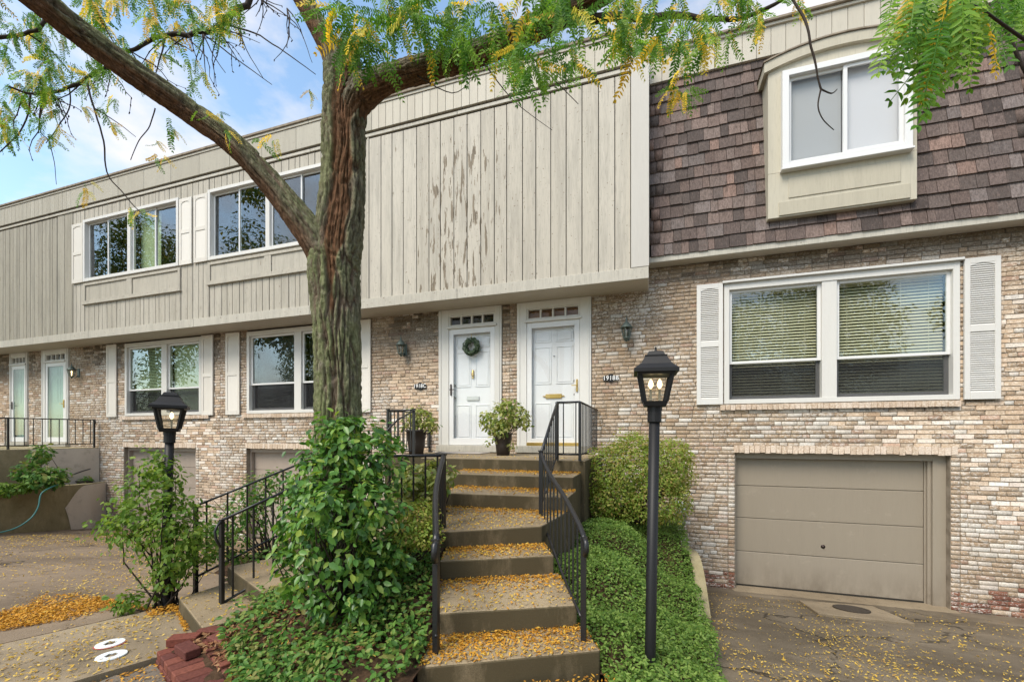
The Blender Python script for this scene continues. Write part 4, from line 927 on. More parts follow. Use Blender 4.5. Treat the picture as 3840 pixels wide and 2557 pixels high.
b = pt(380, 1397, 4.05); lamp_post((b.x, b.y, b.z), 2.10, math.radians(50), (.0, .02), 'black lamp post wrapped in green vine at the left driveway', (.012,))
def wall_lantern(x, z, label, lit=False, s=1.0):
    r = empty('wall_lantern', (x, WY - .02, z), label, 'lantern', 'lanterns on the brick wall')
    def mk(mb, n, m, sm=False): o = mb.build(n, m, None, sm, (0, 0, 0)); o.parent = r; return o
    vd = M['verdigris']
    mk(MB().box(-.045, .045, -.004, .02, -.14, .1, .01), 'back_plate', vd)
    mk(MB().tube([(0, 0, -.09), (0, -.05, -.15), (0, -.1, -.15), (0, -.13, -.12)], .011, 8), 'bracket', vd, True)
    c = (0, -.14, 0)
    mk(MB().lathe([(.105, .045), (.10, .055), (.07, .09), (.045, .13), (.02, .15), (.012, .165), (.02, .18), (.006, .2), (.004, .26)], c, 12), 'lantern_roof', vd, True)
    mk(MB().lathe([(.001, -.19), (.02, -.17), (.03, -.14), (.055, -.125), (.055, -.115), (.001, -.115)], c, 12), 'lantern_base', vd, True)
    for k in range(6):
        a = k * math.pi / 3 + .3; mk(MB().bar((.052 * math.cos(a), -.14 + .052 * math.sin(a), -.12), (.09 * math.cos(a), -.14 + .09 * math.sin(a), .05), .01), 'cage_bar', vd)
    mk(MB().lathe([(.046, -.113), (.082, .048)], c, 12), 'lantern_glass', M['lampglass'], True)
    mk(MB().lathe([(.009, -.11), (.009, -.03), (.016, -.02), (.012, .01), (.001, .025)], c, 8), 'bulb', M['bulb'] if lit else M['shade'], True)
wall_lantern(-.32, 3.44, 'verdigris wall lantern on the brick right of the doors'); wall_lantern(-4.64, 3.43, 'verdigris wall lantern on the brick between trunk and wreathed door'); wall_lantern(-14.93, 3.42, 'lit wall lantern beside the far left door', True)
def number_plaque(x, z, txt, label):
    r = empty('house_number', (x, WY - .012, z), label, 'sign')
    prof = [(-.17, -.035), (-.17, .035), (-.13, .055), (-.06, .055), (-.04, .075), (0, .083), (.04, .075), (.06, .055), (.13, .055), (.17, .035), (.17, -.035), (.13, -.055), (.06, -.055), (.04, -.075), (0, -.083), (-.04, -.075), (-.06, -.055), (-.13, -.055)]
    n = len(prof); V = [(a, y, b) for y in (-.012, .01) for a, b in prof]
    o = MB().add(V, [tuple(range(n)), tuple(range(n, 2 * n))[::-1]] + [(i, n + i, n + (i + 1) % n, (i + 1) % n) for i in range(n)]).build('plaque', M['lampblack'], None, False, (0, 0, 0)); o.parent = r
    cu = bpy.data.curves.new('numeral', 'FONT'); cu.body = txt; cu.size = .122; cu.align_x = 'CENTER'; cu.align_y = 'CENTER'; cu.extrude = .003; cu.offset = .002; cu.space_character = 1.12
    tmp = bpy.data.objects.new('numeral', cu); COL.objects.link(tmp); me = bpy.data.meshes.new_from_object(tmp); bpy.data.objects.remove(tmp)
    me.materials.clear(); me.materials.append(M['numwhite']); o = bpy.data.objects.new('numerals', me); COL.objects.link(o); o.parent = r; o.location = (0, -.0165, 0); o.rotation_euler = (math.pi / 2, 0, 0); r.scale = (.78, 1, .86)
number_plaque(-.585, 2.675, '1918B', 'black house number plaque 1918B on brick right of doors'); number_plaque(-4.295, 2.668, '1918C', 'black house number plaque 1918C on brick left of doors')
o = box('meter_box', .44, .60, WY - .10, WY - .004, .40, .63, M['plastic'], None, .02); tag(o, 'small white utility box low on the brick by the shrub', 'box')

# ------------------------------------------------------------------ leaves: helpers
T7 = np.array([(0, 0, 0), (0, .5, -.03), (0, 1, -.10), (-.24, .28, .05), (-.22, .66, .02), (.24, .28, .05), (.22, .66, .02)]); T7F = np.array([(0, 1, 4), (0, 4, 3), (1, 2, 4), (0, 5, 6), (0, 6, 1), (1, 6, 2)])
TD = np.array([(0, -.5, 0), (.2, .05, .05), (0, .5, 0), (-.2, -.05, -.02)]); TDF = np.array([(0, 1, 2), (0, 2, 3)])
def norm(a): return a / np.maximum(1e-9, np.linalg.norm(a, axis=1, keepdims=True))
def leaf_mesh(name, P, N, D, S, T=T7, TF=T7F, col=None):
    N = norm(N); D = norm(D - N * (D * N).sum(1, keepdims=True)); X = np.cross(D, N); k = len(P)
    V = (P[:, None, :] + S[:, None, None] * (T[None, :, 0, None] * X[:, None, :] + T[None, :, 1, None] * D[:, None, :] + T[None, :, 2, None] * N[:, None, :])).reshape(-1, 3)
    F = (TF[None] + (np.arange(k) * len(T))[:, None, None]).reshape(-1, 3); return mesh_np(name, V, F, False, None if col is None else np.repeat(col, len(T), 0))
def blob_leaves(blobs, n, size, up=.45, droop=.6, shell=(.62, 1.05), rough=.18, gap=0, gcut=-.12):
    w = np.array([b[3] ** 2 for b in blobs]); w = w / w.sum(); idx = rng.choice(len(blobs), n, p=w); B = np.array([b[:4] for b in blobs])[idx]
    d = norm(rng.normal(size=(n, 3))); rr = rng.uniform(shell[0] ** 2, shell[1] ** 2, n) ** .5
    lump = np.array([mnoise.noise(Vector(v) * 2.6 + Vector((i * 7.1 % 50, 0, 0))) for v, i in zip(d, idx)])
    P = B[:, :3] + d * (B[:, 3] * rr * (1 + rough * 2 * lump))[:, None]
    keep = np.array([mnoise.noise(Vector(p) * (1 / max(.05, gap)) + Vector((3, 1, 7))) > gcut for p in P]) if gap else np.ones(n, bool)
    for b in blobs: keep &= ~(np.linalg.norm(P - np.array(b[:3]), axis=1) < b[3] * .5)
    P, d = P[keep], d[keep]; k = len(P)
    N = d * .7 + np.array((0, 0, up)) + rng.normal(size=(k, 3)) * .38; D = d * .5 + np.array((0, 0, -droop)) + rng.normal(size=(k, 3)) * .6
    return P, N, D, size * rng.uniform(.6, 1.25, k)
def stems(mb, base, blobs, n, r=.006):
    for k in range(n):
        b = blobs[k % len(blobs)]; e = Vector(b[:3]) + Vector(rng.normal(size=3)) * float(b[3]) * .5; s = Vector(base) + Vector((rng.normal() * .06, rng.normal() * .06, 0)); m = lerp(s, e, .5) + Vector(rng.normal(size=3)) * .06
        mb.tube([s, m, e], [r * 1.6, r, r * .4], 5)
def bush(name, label, cat, base, blobs, n, size, m, nst=20, leafname='foliage', **k):
    r = empty(name, base, label, cat)
    mb = MB(); stems(mb, base, blobs, nst); mb.build('stems', M['twine'], r)
    P, N, D, S = blob_leaves(blobs, n, size, **k); o = put(leafname, leaf_mesh(leafname, P, N, D, S), M[m], r); o['kind'] = 'stuff'; return r
def pb(x, y, t, r): p = pt(x, y, t); return (p.x, p.y, p.z, r)

# big bush round the trunk's foot
bl = [pb(790, 1040, 3.15, .21), pb(740, 1080, 3.15, .19), pb(850, 1060, 3.2, .2), pb(712, 1170, 3.1, .2), pb(790, 1160, 2.95, .28), pb(868, 1160, 3.1, .2), pb(700, 1255, 3.05, .17), pb(775, 1270, 2.95, .25), pb(868, 1250, 3.05, .18), pb(800, 1345, 2.95, .17), pb(895, 1090, 3.3, .14), pb(672, 1215, 3.2, .11), pb(760, 995, 3.2, .14), pb(850, 995, 3.25, .12), pb(905, 1030, 3.4, .1), pb(800, 985, 3.15, .1)]
for k in range(26):
    a_ = bl[k % 16]; d_ = norm(rng.normal(size=(1, 3)))[0] * np.array((1, 1, .9)); bl.append((a_[0] + d_[0] * a_[3], a_[1] + d_[1] * a_[3], a_[2] + d_[2] * a_[3], random.uniform(.05, .10)))
bl += [pb(x, y, t, r) for x, y, t, r in ((660, 1330, 3.0, .09), (700, 1350, 2.95, .1), (740, 1390, 2.9, .09), (840, 1390, 2.9, .1), (890, 1330, 3.0, .1), (920, 1280, 3.1, .09), (640, 1280, 3.05, .08))]
b = pt(790, 1400, 3.05); bush('garden_bush', 'large glossy dark green bush around the foot of the trunk', 'bush', (b.x, b.y, .42), bl, 8200, .066, 'bush', 60, rough=.4, gap=.10, gcut=-.10, shell=(.5, 1.1))
# round shrub on the right
bl = [(-.16, 6.35, 1.18, .52), (-.50, 6.25, 1.12, .42), (.22, 6.40, 1.22, .42), (-.40, 6.2, .85, .38), (.10, 6.2, .85, .40), (.42, 6.6, 1.42, .22), (.32, 6.4, .75, .28), (-.15, 6.2, 1.45, .26), (.36, 6.5, 1.05, .26), (-.62, 6.1, .75, .24)]
bush('round_shrub', 'rounded yellow green shrub against the brick behind the right lamp', 'shrub', (-.1, 6.4, .45), bl, 21000, .042, 'shrub', 30, up=.5, droop=.1, shell=(.75, 1.05))
# climbing vine on the left lamp
bl = [pb(352, 1075, 4.05, .16), pb(385, 1095, 3.95, .14), pb(350, 1145, 4.0, .22), pb(310, 1190, 4.0, .22), pb(275, 1215, 4.0, .14), pb(400, 1200, 3.9, .22), pb(360, 1225, 3.95, .24), pb(430, 1225, 4.0, .2), pb(410, 1275, 3.95, .2), pb(390, 1320, 3.95, .14), pb(460, 1260, 4.2, .2), pb(345, 1365, 4.0, .10), pb(295, 1385, 3.9, .11), pb(275, 1380, 3.85, .07), pb(405, 1160, 4.0, .13), pb(380, 1050, 4.05, .07), pb(320, 1125, 4.0, .1)]
b = pt(390, 1395, 4.1); bush('climbing_vine', 'light green vine scrambling over the left lamp post', 'vine', (b.x, b.y, b.z), bl, 7600, .052, 'vine', 30, droop=.4, rough=.5, gap=.12, gcut=-.12, shell=(.35, 1.15))
bl = [pb(560, 1160, 5.3, .2), pb(600, 1130, 5.5, .25), pb(640, 1120, 5.4, .25), pb(520, 1200, 5.0, .22), pb(500, 1250, 4.7, .2), pb(540, 1260, 4.8, .18), pb(590, 1190, 5.2, .22)]
bush('garden_bush', 'loose leggy shrub behind the two side step railings', 'bush', (-4.6, 4.2, .1), bl, 1700, .055, 'ivy', 26)
bl = [pb(955, 1100, 4.5, .15), pb(990, 1085, 4.5, .13), pb(975, 1140, 4.4, .14), pb(935, 1120, 4.3, .13), pb(1010, 1110, 4.3, .1), pb(1030, 1085, 4.3, .08)]
bush('hosta_plant', 'yellow variegated plants behind the left handrail', 'plant', (-2.2, 4.1, .85), bl, 900, .085, 'potleaf', 14)
bl = [pb(960, 1200, 3.3, .16), pb(985, 1230, 3.2, .12), pb(935, 1225, 3.2, .14), pb(975, 1180, 3.5, .12)]
bush('low_shrub', 'fine leaved yellowing shrub beside the left handrail', 'shrub', (-1.9, 3.0, .6), bl, 2400, .03, 'shrub', 12, up=.5, droop=.1)
# plants in the left planter
bl = [pb(95, 1045, 9.3, .2), pb(90, 1090, 9.0, .12), pb(100, 1100, 9.0, .25), pb(60, 1085, 9.0, .2), pb(130, 1095, 9.2, .2)]
bush('planter_shrub', 'green shrub drooping over the far left planter', 'shrub', (-13.5, 6.3, .4), bl, 900, .11, 'ivy', 14)
bl = [pb(10, 1125, 8.7, .14), pb(45, 1122, 8.8, .12), pb(75, 1118, 9.0, .1)]
bush('planter_grass', 'pale green tufts at the planter rim far left', 'plant', (-13.1, 5.6, .4), bl, 500, .08, 'vine', 8)
bl = [(-13.75, 7.0, .5, .12)]; r = bush('potted_plant', 'small dark plant in a low bowl on the planter soil', 'plant', (-13.8, 7.0, .38), bl, 140, .09, 'ivy', 6)
MB().lathe([(.10, .36), (.17, .50), (.18, .52), (.16, .51)], (-13.8, 7.0, 0), 14).build('pot', M['pot'], r, True)
# pots on the landing
def potted(label, c, s, blobs, n, m):
    r = empty('potted_plant', c, label, 'plant'); MB().lathe([(.105 * s, 0), (.125 * s, .16 * s), (.15 * s, .34 * s), (.165 * s, .345 * s), (.165 * s, .37 * s), (.145 * s, .37 * s), (.13 * s, .33 * s)], c, 20).build('pot', M['pot'], r, True)
    mb = MB(); stems(mb, (c[0], c[1], c[2] + .3 * s), blobs, 22, .005); mb.build('stems', M['twine'], r)
    P, N, D, S = blob_leaves(blobs, n, .075, shell=(.3, 1.05)); put('foliage', leaf_mesh('foliage', P, N, D, S), M[m], r)['kind'] = 'stuff'; return r
c = (-2.27, 6.62, LAND)
potted('large pot of bushy variegated leaves between the two white doors', c, 1.0, [(c[0], c[1], c[2] + .62, .24), (c[0] - .25, c[1], c[2] + .58, .16), (c[0] + .27, c[1], c[2] + .66, .18), (c[0] + .10, c[1] - .05, c[2] + .80, .15), (c[0] - .2, c[1], c[2] + .42, .10), (c[0] + .38, c[1], c[2] + .52, .1), (c[0] + .02, c[1] - .15, c[2] + .45, .14), (c[0] - .22, c[1] - .1, c[2] + .2, .05), (c[0] + .2, c[1] - .1, c[2] + .18, .06), (c[0] - .1, c[1] - .16, c[2] + .27, .05)], 1500, 'potleaf')
c = (-3.80, 6.45, LAND); potted('brown pot with yellow green leaves behind the short railing', c, 1.15, [(c[0] + .1, c[1], c[2] + .62, .2), (c[0] - .1, c[1], c[2] + .58, .16), (c[0] + .3, c[1], c[2] + .52, .12), (c[0], c[1], c[2] + .72, .13)], 560, 'potleaf')
# wreath
r = empty('wreath', (-3.185, WY - .025, 3.38), 'round grey green leaf wreath hanging on the left white door', 'wreath')
n = 620; a = rng.uniform(0, 2 * math.pi, n); q = norm(rng.normal(size=(n, 3))); R0 = .125
P = np.stack([-3.185 + R0 * np.cos(a), np.full(n, WY - .03), 3.38 + R0 * np.sin(a)], 1) + q * .045; D = np.stack([-np.sin(a), np.full(n, -.2), np.cos(a)], 1) + rng.normal(size=(n, 3)) * .5
put('wreath_leaves', leaf_mesh('wreath_leaves', P, q + np.array((0, -.6, 0)), D, rng.uniform(.035, .06, n)), M['wreath'], r)['kind'] = 'stuff'
MB().tube([(-3.185 + R0 * math.cos(k * .3142), WY - .02, 3.38 + R0 * math.sin(k * .3142)) for k in range(21)], .02, 6).build('wreath_ring', M['twine'], r, True)
MB().tube([(-3.185, WY - .02, 3.5), (-3.185, WY - .022, 3.63)], .004, 5).build('hanger', M['brass'], r)
o = box('door_mat', -3.65, -2.75, WY - .62, WY - .16, LAND + .004, LAND + .02, M['mat'], None, .006); tag(o, 'flat grey woven door mat before the wreathed door', 'mat')
# ground cover
def cover(name, label, poly, zf, n, size, m, hgt, holes=None):
    x0, x1 = min(p[0] for p in poly), max(p[0] for p in poly); y0, y1 = min(p[1] for p in poly), max(p[1] for p in poly); Q = []
    while len(Q) < n:
        x, y = random.uniform(x0, x1), random.uniform(y0, y1)
        if not inside(x, y, poly): continue
        dens = .75 + .9 * mnoise.noise((x * 2.2, y * 2.2, 5)); dens = holes(x, y, dens) if holes else dens
        if random.random() > dens: continue
        h = hgt * (1 + .8 * mnoise.noise((x * 3, y * 3, 1))); Q.append((x, y, zf(x, y) + h * random.random() ** .7))
    P = np.array(Q); k = len(P); N = np.array((0, -.25, 1.)) + rng.normal(size=(k, 3)) * .5; D = rng.normal(size=(k, 3)) * np.array((1, 1, .3)) + np.array((0, -.3, -.1))
    o = put(name, leaf_mesh(name, P, N, D, size * rng.uniform(.55, 1.25, k)), M[m]); tag(o, label, None, None, 'stuff'); return o
BARE = [(-2.95, 2.35, .25), (-2.4, 2.55, .28), (-2.0, 2.35, .15)]
def hole(x, y, d):
    for a, b, r in BARE: d *= 1 - .85 * math.exp(-((x - a) ** 2 + (y - b) ** 2) / r ** 2)
    return d
NEARBED = [(-3.2, 2.44), (-3.0, 2.29), (-2.6, 2.08), (-2.3, 1.82), (-1.95, 1.45), (-1.5, 1.32), (-1.33, 2.25), (-1.42, 2.6), (-1.62, 3.1), (-1.8, 3.5), (-2.3, 3.4), (-2.9, 3.05), (-3.2, 2.6)]
cover('ground_ivy', 'trailing green ivy covering the bed beside the front steps', NEARBED, zBed, 8000, .048, 'ivy', .13, hole)
cover('ground_ivy', 'scattered low green plants behind the side steps', [(-2.5, 4.45), (-2.4, 5.3), (-3.2, 5.5), (-4.2, 7.2), (-5.6, 7.2), (-5.4, 5.2), (-4.5, 3.6), (-4.2, 3.3), (-3.9, 3.6), (-3.3, 4.35)], zBed, 2600, .06, 'ivy', .16)
VB = [(-.26, 2.82), (-.1, 2.2), (.47, 2.2), (.53, 3.4), (.60, 4.5), (.56, 5.6), (.55, 7.3), (-.78, 7.3), (-.79, 5.0), (-.93, 4.3), (-.88, 3.9), (-.70, 3.5), (-.43, 3.0)]
cover('ground_cover', 'dense small leaved green ground cover around the right lamp', VB, zBedR, 38000, .032, 'vinca', .10, lambda x, y, d: (1.0 if y < 5 else .7) * (d * .5 + .6))

# ------------------------------------------------------------------ fallen leaves
def litter(name, label, parts, m, size=.026, lens=1.0):
    Q = []
    for poly, zf, n, wt in parts:
        x0, x1 = min(p[0] for p in poly), max(p[0] for p in poly); y0, y1 = min(p[1] for p in poly), max(p[1] for p in poly); k = 0; tries = 0
        while k < n and tries < n * 60:
            tries += 1; x, y = random.uniform(x0, x1), random.uniform(y0, y1)
            if not inside(x, y, poly) or (wt and random.random() > wt(x, y)): continue
            Q.append((x, y, zf(x, y) + .005 + random.random() ** 2 * .018)); k += 1
    P = np.array(Q); k = len(P); N = np.array((0, 0, 1.)) + rng.normal(size=(k, 3)) * .42; D = rng.normal(size=(k, 3)) * np.array((1, 1, .1))
    o = put(name, leaf_mesh(name, P, N, D, size * rng.uniform(.4, 1.5, k), TD, TDF), M[m]); tag(o, label, None, None, 'stuff')
def lin(P, z):
    if not isinstance(z, list): return lambda x, y: z
    A = np.c_[np.array(P), np.ones(len(P))]; s = np.linalg.lstsq(A, np.array(z), rcond=None)[0]; return lambda x, y: float(s[0] * x + s[1] * y + s[2])
parts = []; parts2 = []
for i, (P, z) in enumerate(STEPS):
    zf = lin(P, z)
    if i == 0: parts2.append(([(-3.0, 5.56), (-.8, 5.56), (-.8, 6.3), (-3.0, 6.3)], zf, 260, None)); continue
    if i in (1, 2): yb = 5.54 if i == 1 else 4.93; parts.append((P, zf, 1700, lambda x, y, yb=yb: math.exp(-max(0, yb - y) / .14))); parts2.append((P, zf, 220, None)); continue
    if i == 3: parts.append((P, zf, 2000, lambda x, y: math.exp(-max(0, 4.36 - y) / .15))); parts2.append((P, zf, 1500, None)); continue
    L0, R0_, R1, L1 = [np.array(p) for p in P]; nrm = np.array((-(R0_ - L0)[1], (R0_ - L0)[0])); nrm = nrm / np.linalg.norm(nrm); dmax = float(np.dot(L1 - L0, nrm)) - (.05 if i < 6 else .04)
    def wt(x, y, L0=L0, nrm=nrm, dmax=dmax, i=i):
        d = np.dot(np.array((x, y)) - L0, nrm)
        if d > dmax: return 0
        return max(.02, math.exp(-(dmax - d) / (.09 if i != 6 else .15)) * (1.0 if i != 6 else max(.2, 1.2 + (x + .9) * -.9)))
    parts.append((P, zf, 1100 if i != 6 else 1900, wt)); parts2.append((P, zf, 620, lambda x, y, L0=L0, nrm=nrm, dmax=dmax: 1 if np.dot(np.array((x, y)) - L0, nrm) < dmax else 0))
parts.append(([(-1.34, 2.2), (-1.3, 1.75), (.1, 1.75), (.1, 2.7), (-.28, 2.8), (-1.25, 2.28)], lambda x, y: .132, 2600, None))
litter('leaf_litter', 'golden fallen leaves drifted at the backs of the front steps', parts, 'litter', .026); litter('leaf_litter', 'sparse yellow leaves strewn over the front step treads', parts2, 'litter2', .024)
def poly_px(L, z): return [(p.x, p.y) for p in (onz(x, y, z) for x, y in L)]
zl = lambda x, y: zL(x, y) + .004
drift = poly_px([(-40, 1425), (60, 1395), (90, 1372), (180, 1365), (260, 1378), (330, 1392), (385, 1398), (330, 1408), (230, 1418), (150, 1430), (60, 1445), (-40, 1462)], .03)
far = [(-12.6, 7.2), (-12, 4.6), (-6.5, 2.0), (-4.9, 1.6), (-4.5, 2.9), (-5.6, 4.8), (-6.0, 7.2)]
litter('leaf_litter', 'thick golden drift of fallen leaves on the left driveway', [(drift, zl, 5200, lambda x, y: min(1, max(0, .55 + 1.2 * mnoise.noise((x * 1.6, y * 1.6, 9))))), ([(-3.38, 2.14), (-3.95, 1.1), (-4.2, .6), (-2.2, .6), (-2.45, 1.78), (-3.25, 2.1)], lambda x, y: .036, 3200, None), (poly_px([(395, 1402), (432, 1388), (446, 1440), (425, 1455), (408, 1420)], .06), lambda x, y: .064, 500, None), (poly_px([(330, 1410), (400, 1392), (420, 1402), (350, 1420)], .06), lambda x, y: .064, 300, None)], 'litter', .028)
litter('leaf_litter', 'thin scatter of yellow leaves on the left driveway and walk', [(far, zl, 8000, lambda x, y: max(.1, min(1, .45 + 1.0 * mnoise.noise((x * .9, y * .9, 7))))), (poly_px([(-20, 1490), (330, 1412), (430, 1410), (445, 1450), (360, 1515), (200, 1560), (-20, 1590)], .062), lambda x, y: .064, 900, lambda x, y: .4 + .6 * (mnoise.noise((x * 2, y * 2, 4)) > -.1)), (LST[0][0], lambda x, y: .20, 160, None), (LST[1][0], lambda x, y: .36, 140, None)], 'litter2', .026)
zr = lambda x, y: zR(x, y) + .004
litter('leaf_litter', 'yellow leaves sprinkled across the dark right driveway', [([(.62, 2.3), (5.2, 2.3), (5.2, 7.0), (.66, 7.0)], zr, 7500, lambda x, y: max(.12, min(1, .45 + .8 * mnoise.noise((x * 1.3, y * 1.3, 2)))) * (.35 + .65 * smooth(6.6, 4.2, y))), ([(1.4, 7.02), (3.9, 7.02), (3.9, 7.1), (1.4, 7.1)], lambda x, y: -.73, 120, None), ([(.6, 2.3), (1.0, 2.3), (.95, 6.9), (.66, 6.9)], zr, 260, None)], 'litter2', .024)
litter('dry_leaves', 'brown dry leaves on the bare soil of the bed', [(NEARBED, lambda x, y: zBed(x, y) + .015, 900, lambda x, y: sum(math.exp(-((x - a) ** 2 + (y - b) ** 2) / (r * 1.3) ** 2) for a, b, r in BARE))], 'brownleaf', .05)
litter('dry_leaves', 'brown dry leaves between the red edging bricks and the ivy', [([(-3.3, 2.3), (-2.4, 1.95), (-2.2, 2.1), (-3.05, 2.5)], lambda x, y: zBed(x, y) + .02, 420, None)], 'brownleaf', .045)
litter('dry_leaves', 'yellow leaves caught in the ivy beside the steps', [(NEARBED, lambda x, y: zBed(x, y) + .06, 240, None)], 'litter2', .03)

# ------------------------------------------------------------------ brick edging, ovals, hose
be = empty('brick_edging', (-3.1, 2.1, .05), 'stacked red brick edging at the corner of the ivy bed', 'edging')
rb = MB().box(-.1, .1, -.048, .048, -.03, .03, .005); V = np.array(rb.V); bme = mesh_py('brick', V, rb.F); bme.materials.append(M['redbrick'])
def rbrick(x, y, z, rz, rx=0, cs=None):
    o = put('brick', bme, None, be, (x, y, z), (rx, random.uniform(-.03, .03), rz)); c = cs or random.choice([(.16, .048, .032), (.13, .042, .03), (.18, .06, .04), (.11, .036, .028)]); o.color = (*c, 1)
e0, e1 = Vector((-3.36, 2.17, 0)), Vector((-2.45, 1.80, 0)); d = (e1 - e0).normalized(); rz = math.atan2(d.y, d.x)
for k in range(9): p = e0 + d * (.03 + k * .104); rbrick(p.x + .02, p.y + .05, .10 + .0, rz + math.pi / 2 + random.uniform(-.02, .02))
for k in range(9): p = e0 + d * (.03 + k * .104); rbrick(p.x + .015, p.y + .045, .036, rz + math.pi / 2)
nr = Vector((-d.y, d.x, 0))
for k in range(8): p = e0 + d * (.1 + k * .104) + nr * .26; rbrick(p.x, p.y, .125 + .01 * (k % 3), rz + math.pi / 2 + random.uniform(-.03, .03))
rbrick(-3.31, 2.27, .163, rz + .9); rbrick(-3.12, 2.16, .166, rz + .1); rbrick(-3.22, 2.42, .165, rz + .6); rbrick(-3.33, 2.36, .10, rz + 1.2); rbrick(-3.02, 2.33, .17, rz + .25, 0, (.15, .055, .042))
rbrick(-1.45, 2.22, .16, 1.2); rbrick(-1.42, 2.02, .13, 1.4)
def oval(c, ax, label, rim):
    r = empty('pavement_marker', (*c, .066), label, 'marker', 'white oval rings on the walk')
    n = 28; V = []; F = []
    for k in range(n):
        a = 2 * math.pi * k / n; u = .092 * math.cos(a); v = .078 * math.sin(a); star = 1 + .12 * math.cos(6 * a)
        V += [(u, v, 0), (u * .97, v * .97, .008), (u * .42 * star, v * .42 * star, .008), (u * .42 * star, v * .42 * star, 0)]
    for k in range(n):
        j = (k + 1) % n; F += [(4 * k + q, 4 * j + q, 4 * j + q + 1, 4 * k + q + 1) for q in range(3)]
    o = MB().add(V, F).build('ring', M['plastic'], None, False, (0, 0, 0)); o.parent = r
    if rim:
        V = []; F = []
        for k in range(n): a = 2 * math.pi * k / n; V += [(.099 * math.cos(a), .085 * math.sin(a), .001), (.091 * math.cos(a), .077 * math.sin(a), .003)]
        for k in range(n // 2, n): j = (k + 1) % n; F.append((2 * k, 2 * j, 2 * j + 1, 2 * k + 1))
        o = MB().add(V, F).build('red_rim', M['redrim'], None, False, (0, 0, 0)); o.parent = r
    r.rotation_euler = (0, 0, ax)
M['redrim'] = mat('faded_red', (.35, .06, .05), .6)
p, q = onz(220, 1486, .066), onz(286, 1474, .066); oval(((p.x + q.x) / 2, (p.y + q.y) / 2), math.atan2(q.y - p.y, q.x - p.x), 'white oval ring with a faded red rim lying on the walk', True)
p, q = onz(221, 1514, .066), onz(291, 1501, .066); oval(((p.x + q.x) / 2, (p.y + q.y) / 2), math.atan2(q.y - p.y, q.x - p.x), 'plain white oval ring nearer the brick edging', False)
P = [pt(140, 1112, 9.2), pt(118, 1120, 8.9), pt(95, 1135, 8.72), pt(88, 1165, 8.62), pt(72, 1190, 8.5), pt(40, 1212, 8.3), pt(0, 1224, 8.1), pt(-40, 1228, 7.9)]
P[5].z = max(P[5].z, zL(P[5].x, P[5].y) + .015); o = MB().tube([Vector(v) for v in spline(P, 5)], .013, 8).build('garden_hose', M['hose'], None, True); tag(o, 'teal garden hose hanging over the far left planter wall', 'hose')
P = [pt(165, 1092, 10.4), pt(190, 1083, 10.6), pt(207, 1078, 10.9)]; o = MB().tube([Vector(v) for v in spline(P, 4)], .016, 6).build('drain_pipe', M['black'], None, True); tag(o, 'bent black pipe above the far left planter', 'pipe')

# ------------------------------------------------------------------ the honey locust
tree = empty('honey_locust_tree', (-2.45, 2.9, .4), 'tall mossy honey locust with forked trunk, green and yellow leaves', 'tree')
def bark_tube(name, P, R, n=72, sub=10, amp=.016, freq=9, rust=None, moss=None, seed=0, parent=tree):
    Q = spline(P, sub); Rr = spline([(r, 0, 0) for r in R], sub)[:, 0]; m = len(Q); V = []; Cc = []; u = None; dist = 0
    for i in range(m):
        a = Vector(Q[min(i + 1, m - 1)] - Q[max(i - 1, 0)]).normalized(); p = Vector(Q[i])
        if i: dist += (Vector(Q[i]) - Vector(Q[i - 1])).length
        if u is None: u = a.cross(Vector((0, 1, .1))).normalized()
        u = (u - a * u.dot(a)).normalized(); v = a.cross(u)
        for k in range(n):
            th = 2 * math.pi * k / n; d = math.cos(th) * u + math.sin(th) * v
            q3 = Vector((d.x, d.y, d.z)); w = mnoise.noise(q3 * 1.3 + a * dist * 2.0 + Vector((seed, 0, 0))) * .8
            s1 = mnoise.noise(q3 * (freq * .5) + a * (dist * 1.7) + Vector((seed + w, w, 0)))
            s2 = mnoise.noise(q3 * (freq * 1.0) + a * (dist * 4.5) + Vector((seed + 9, 3 + w * 2, w)))
            s3 = mnoise.noise(q3 * 2.5 + a * (dist * 14) + Vector((seed, 8, w)))
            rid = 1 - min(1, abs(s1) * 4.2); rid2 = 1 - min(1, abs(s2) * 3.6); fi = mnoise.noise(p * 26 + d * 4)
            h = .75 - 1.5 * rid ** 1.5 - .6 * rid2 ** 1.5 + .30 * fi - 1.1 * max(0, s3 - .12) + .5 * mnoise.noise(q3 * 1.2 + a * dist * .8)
            Ri = float(Rr[i]); sw = 1 + .06 * mnoise.noise(Vector((d.x, d.y, dist * 1.3 + seed)))
            ru = rust(p, d, dist) if rust else 0; mo = moss(p, d, dist) if moss else 0
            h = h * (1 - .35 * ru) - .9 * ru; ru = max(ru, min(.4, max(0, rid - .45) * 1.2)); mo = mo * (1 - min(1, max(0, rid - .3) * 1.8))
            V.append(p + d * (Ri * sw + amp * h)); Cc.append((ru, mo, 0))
    F = [(i * n + k, i * n + (k + 1) % n, (i + 1) * n + (k + 1) % n, (i + 1) * n + k) for i in range(m - 1) for k in range(n)]
    me = mesh_np(name, V, F, True, np.array(Cc)); return put(name, me, M['bark'], parent)
def pw_(L, f=1.0): return [pt(x, y, t) for x, y, t, w in L], [w / FD * t / 2 * f for x, y, t, w in L]
view = Vector((-S_, C_, 0)); rgt = Vector((C_, S_, 0))
def trunk_rust(p, d, s):
    x, y = px(p); side = d.dot(rgt); fr = -d.dot(view)
    if fr < -.1: return 0
    c = .22 + .18 * mnoise.noise((0, p.z * 1.7, 3)); wdt = .44 * smooth(2.7, 3.5, p.z) + .05 * smooth(1.9, 2.6, p.z); e = abs(side - c) + .22 * mnoise.noise(Vector((p.x * 8, p.y * 8, p.z * 5)))
    return max(0, min(1, (wdt - e) / .07)) * (1 if p.z > 2.7 else .7)
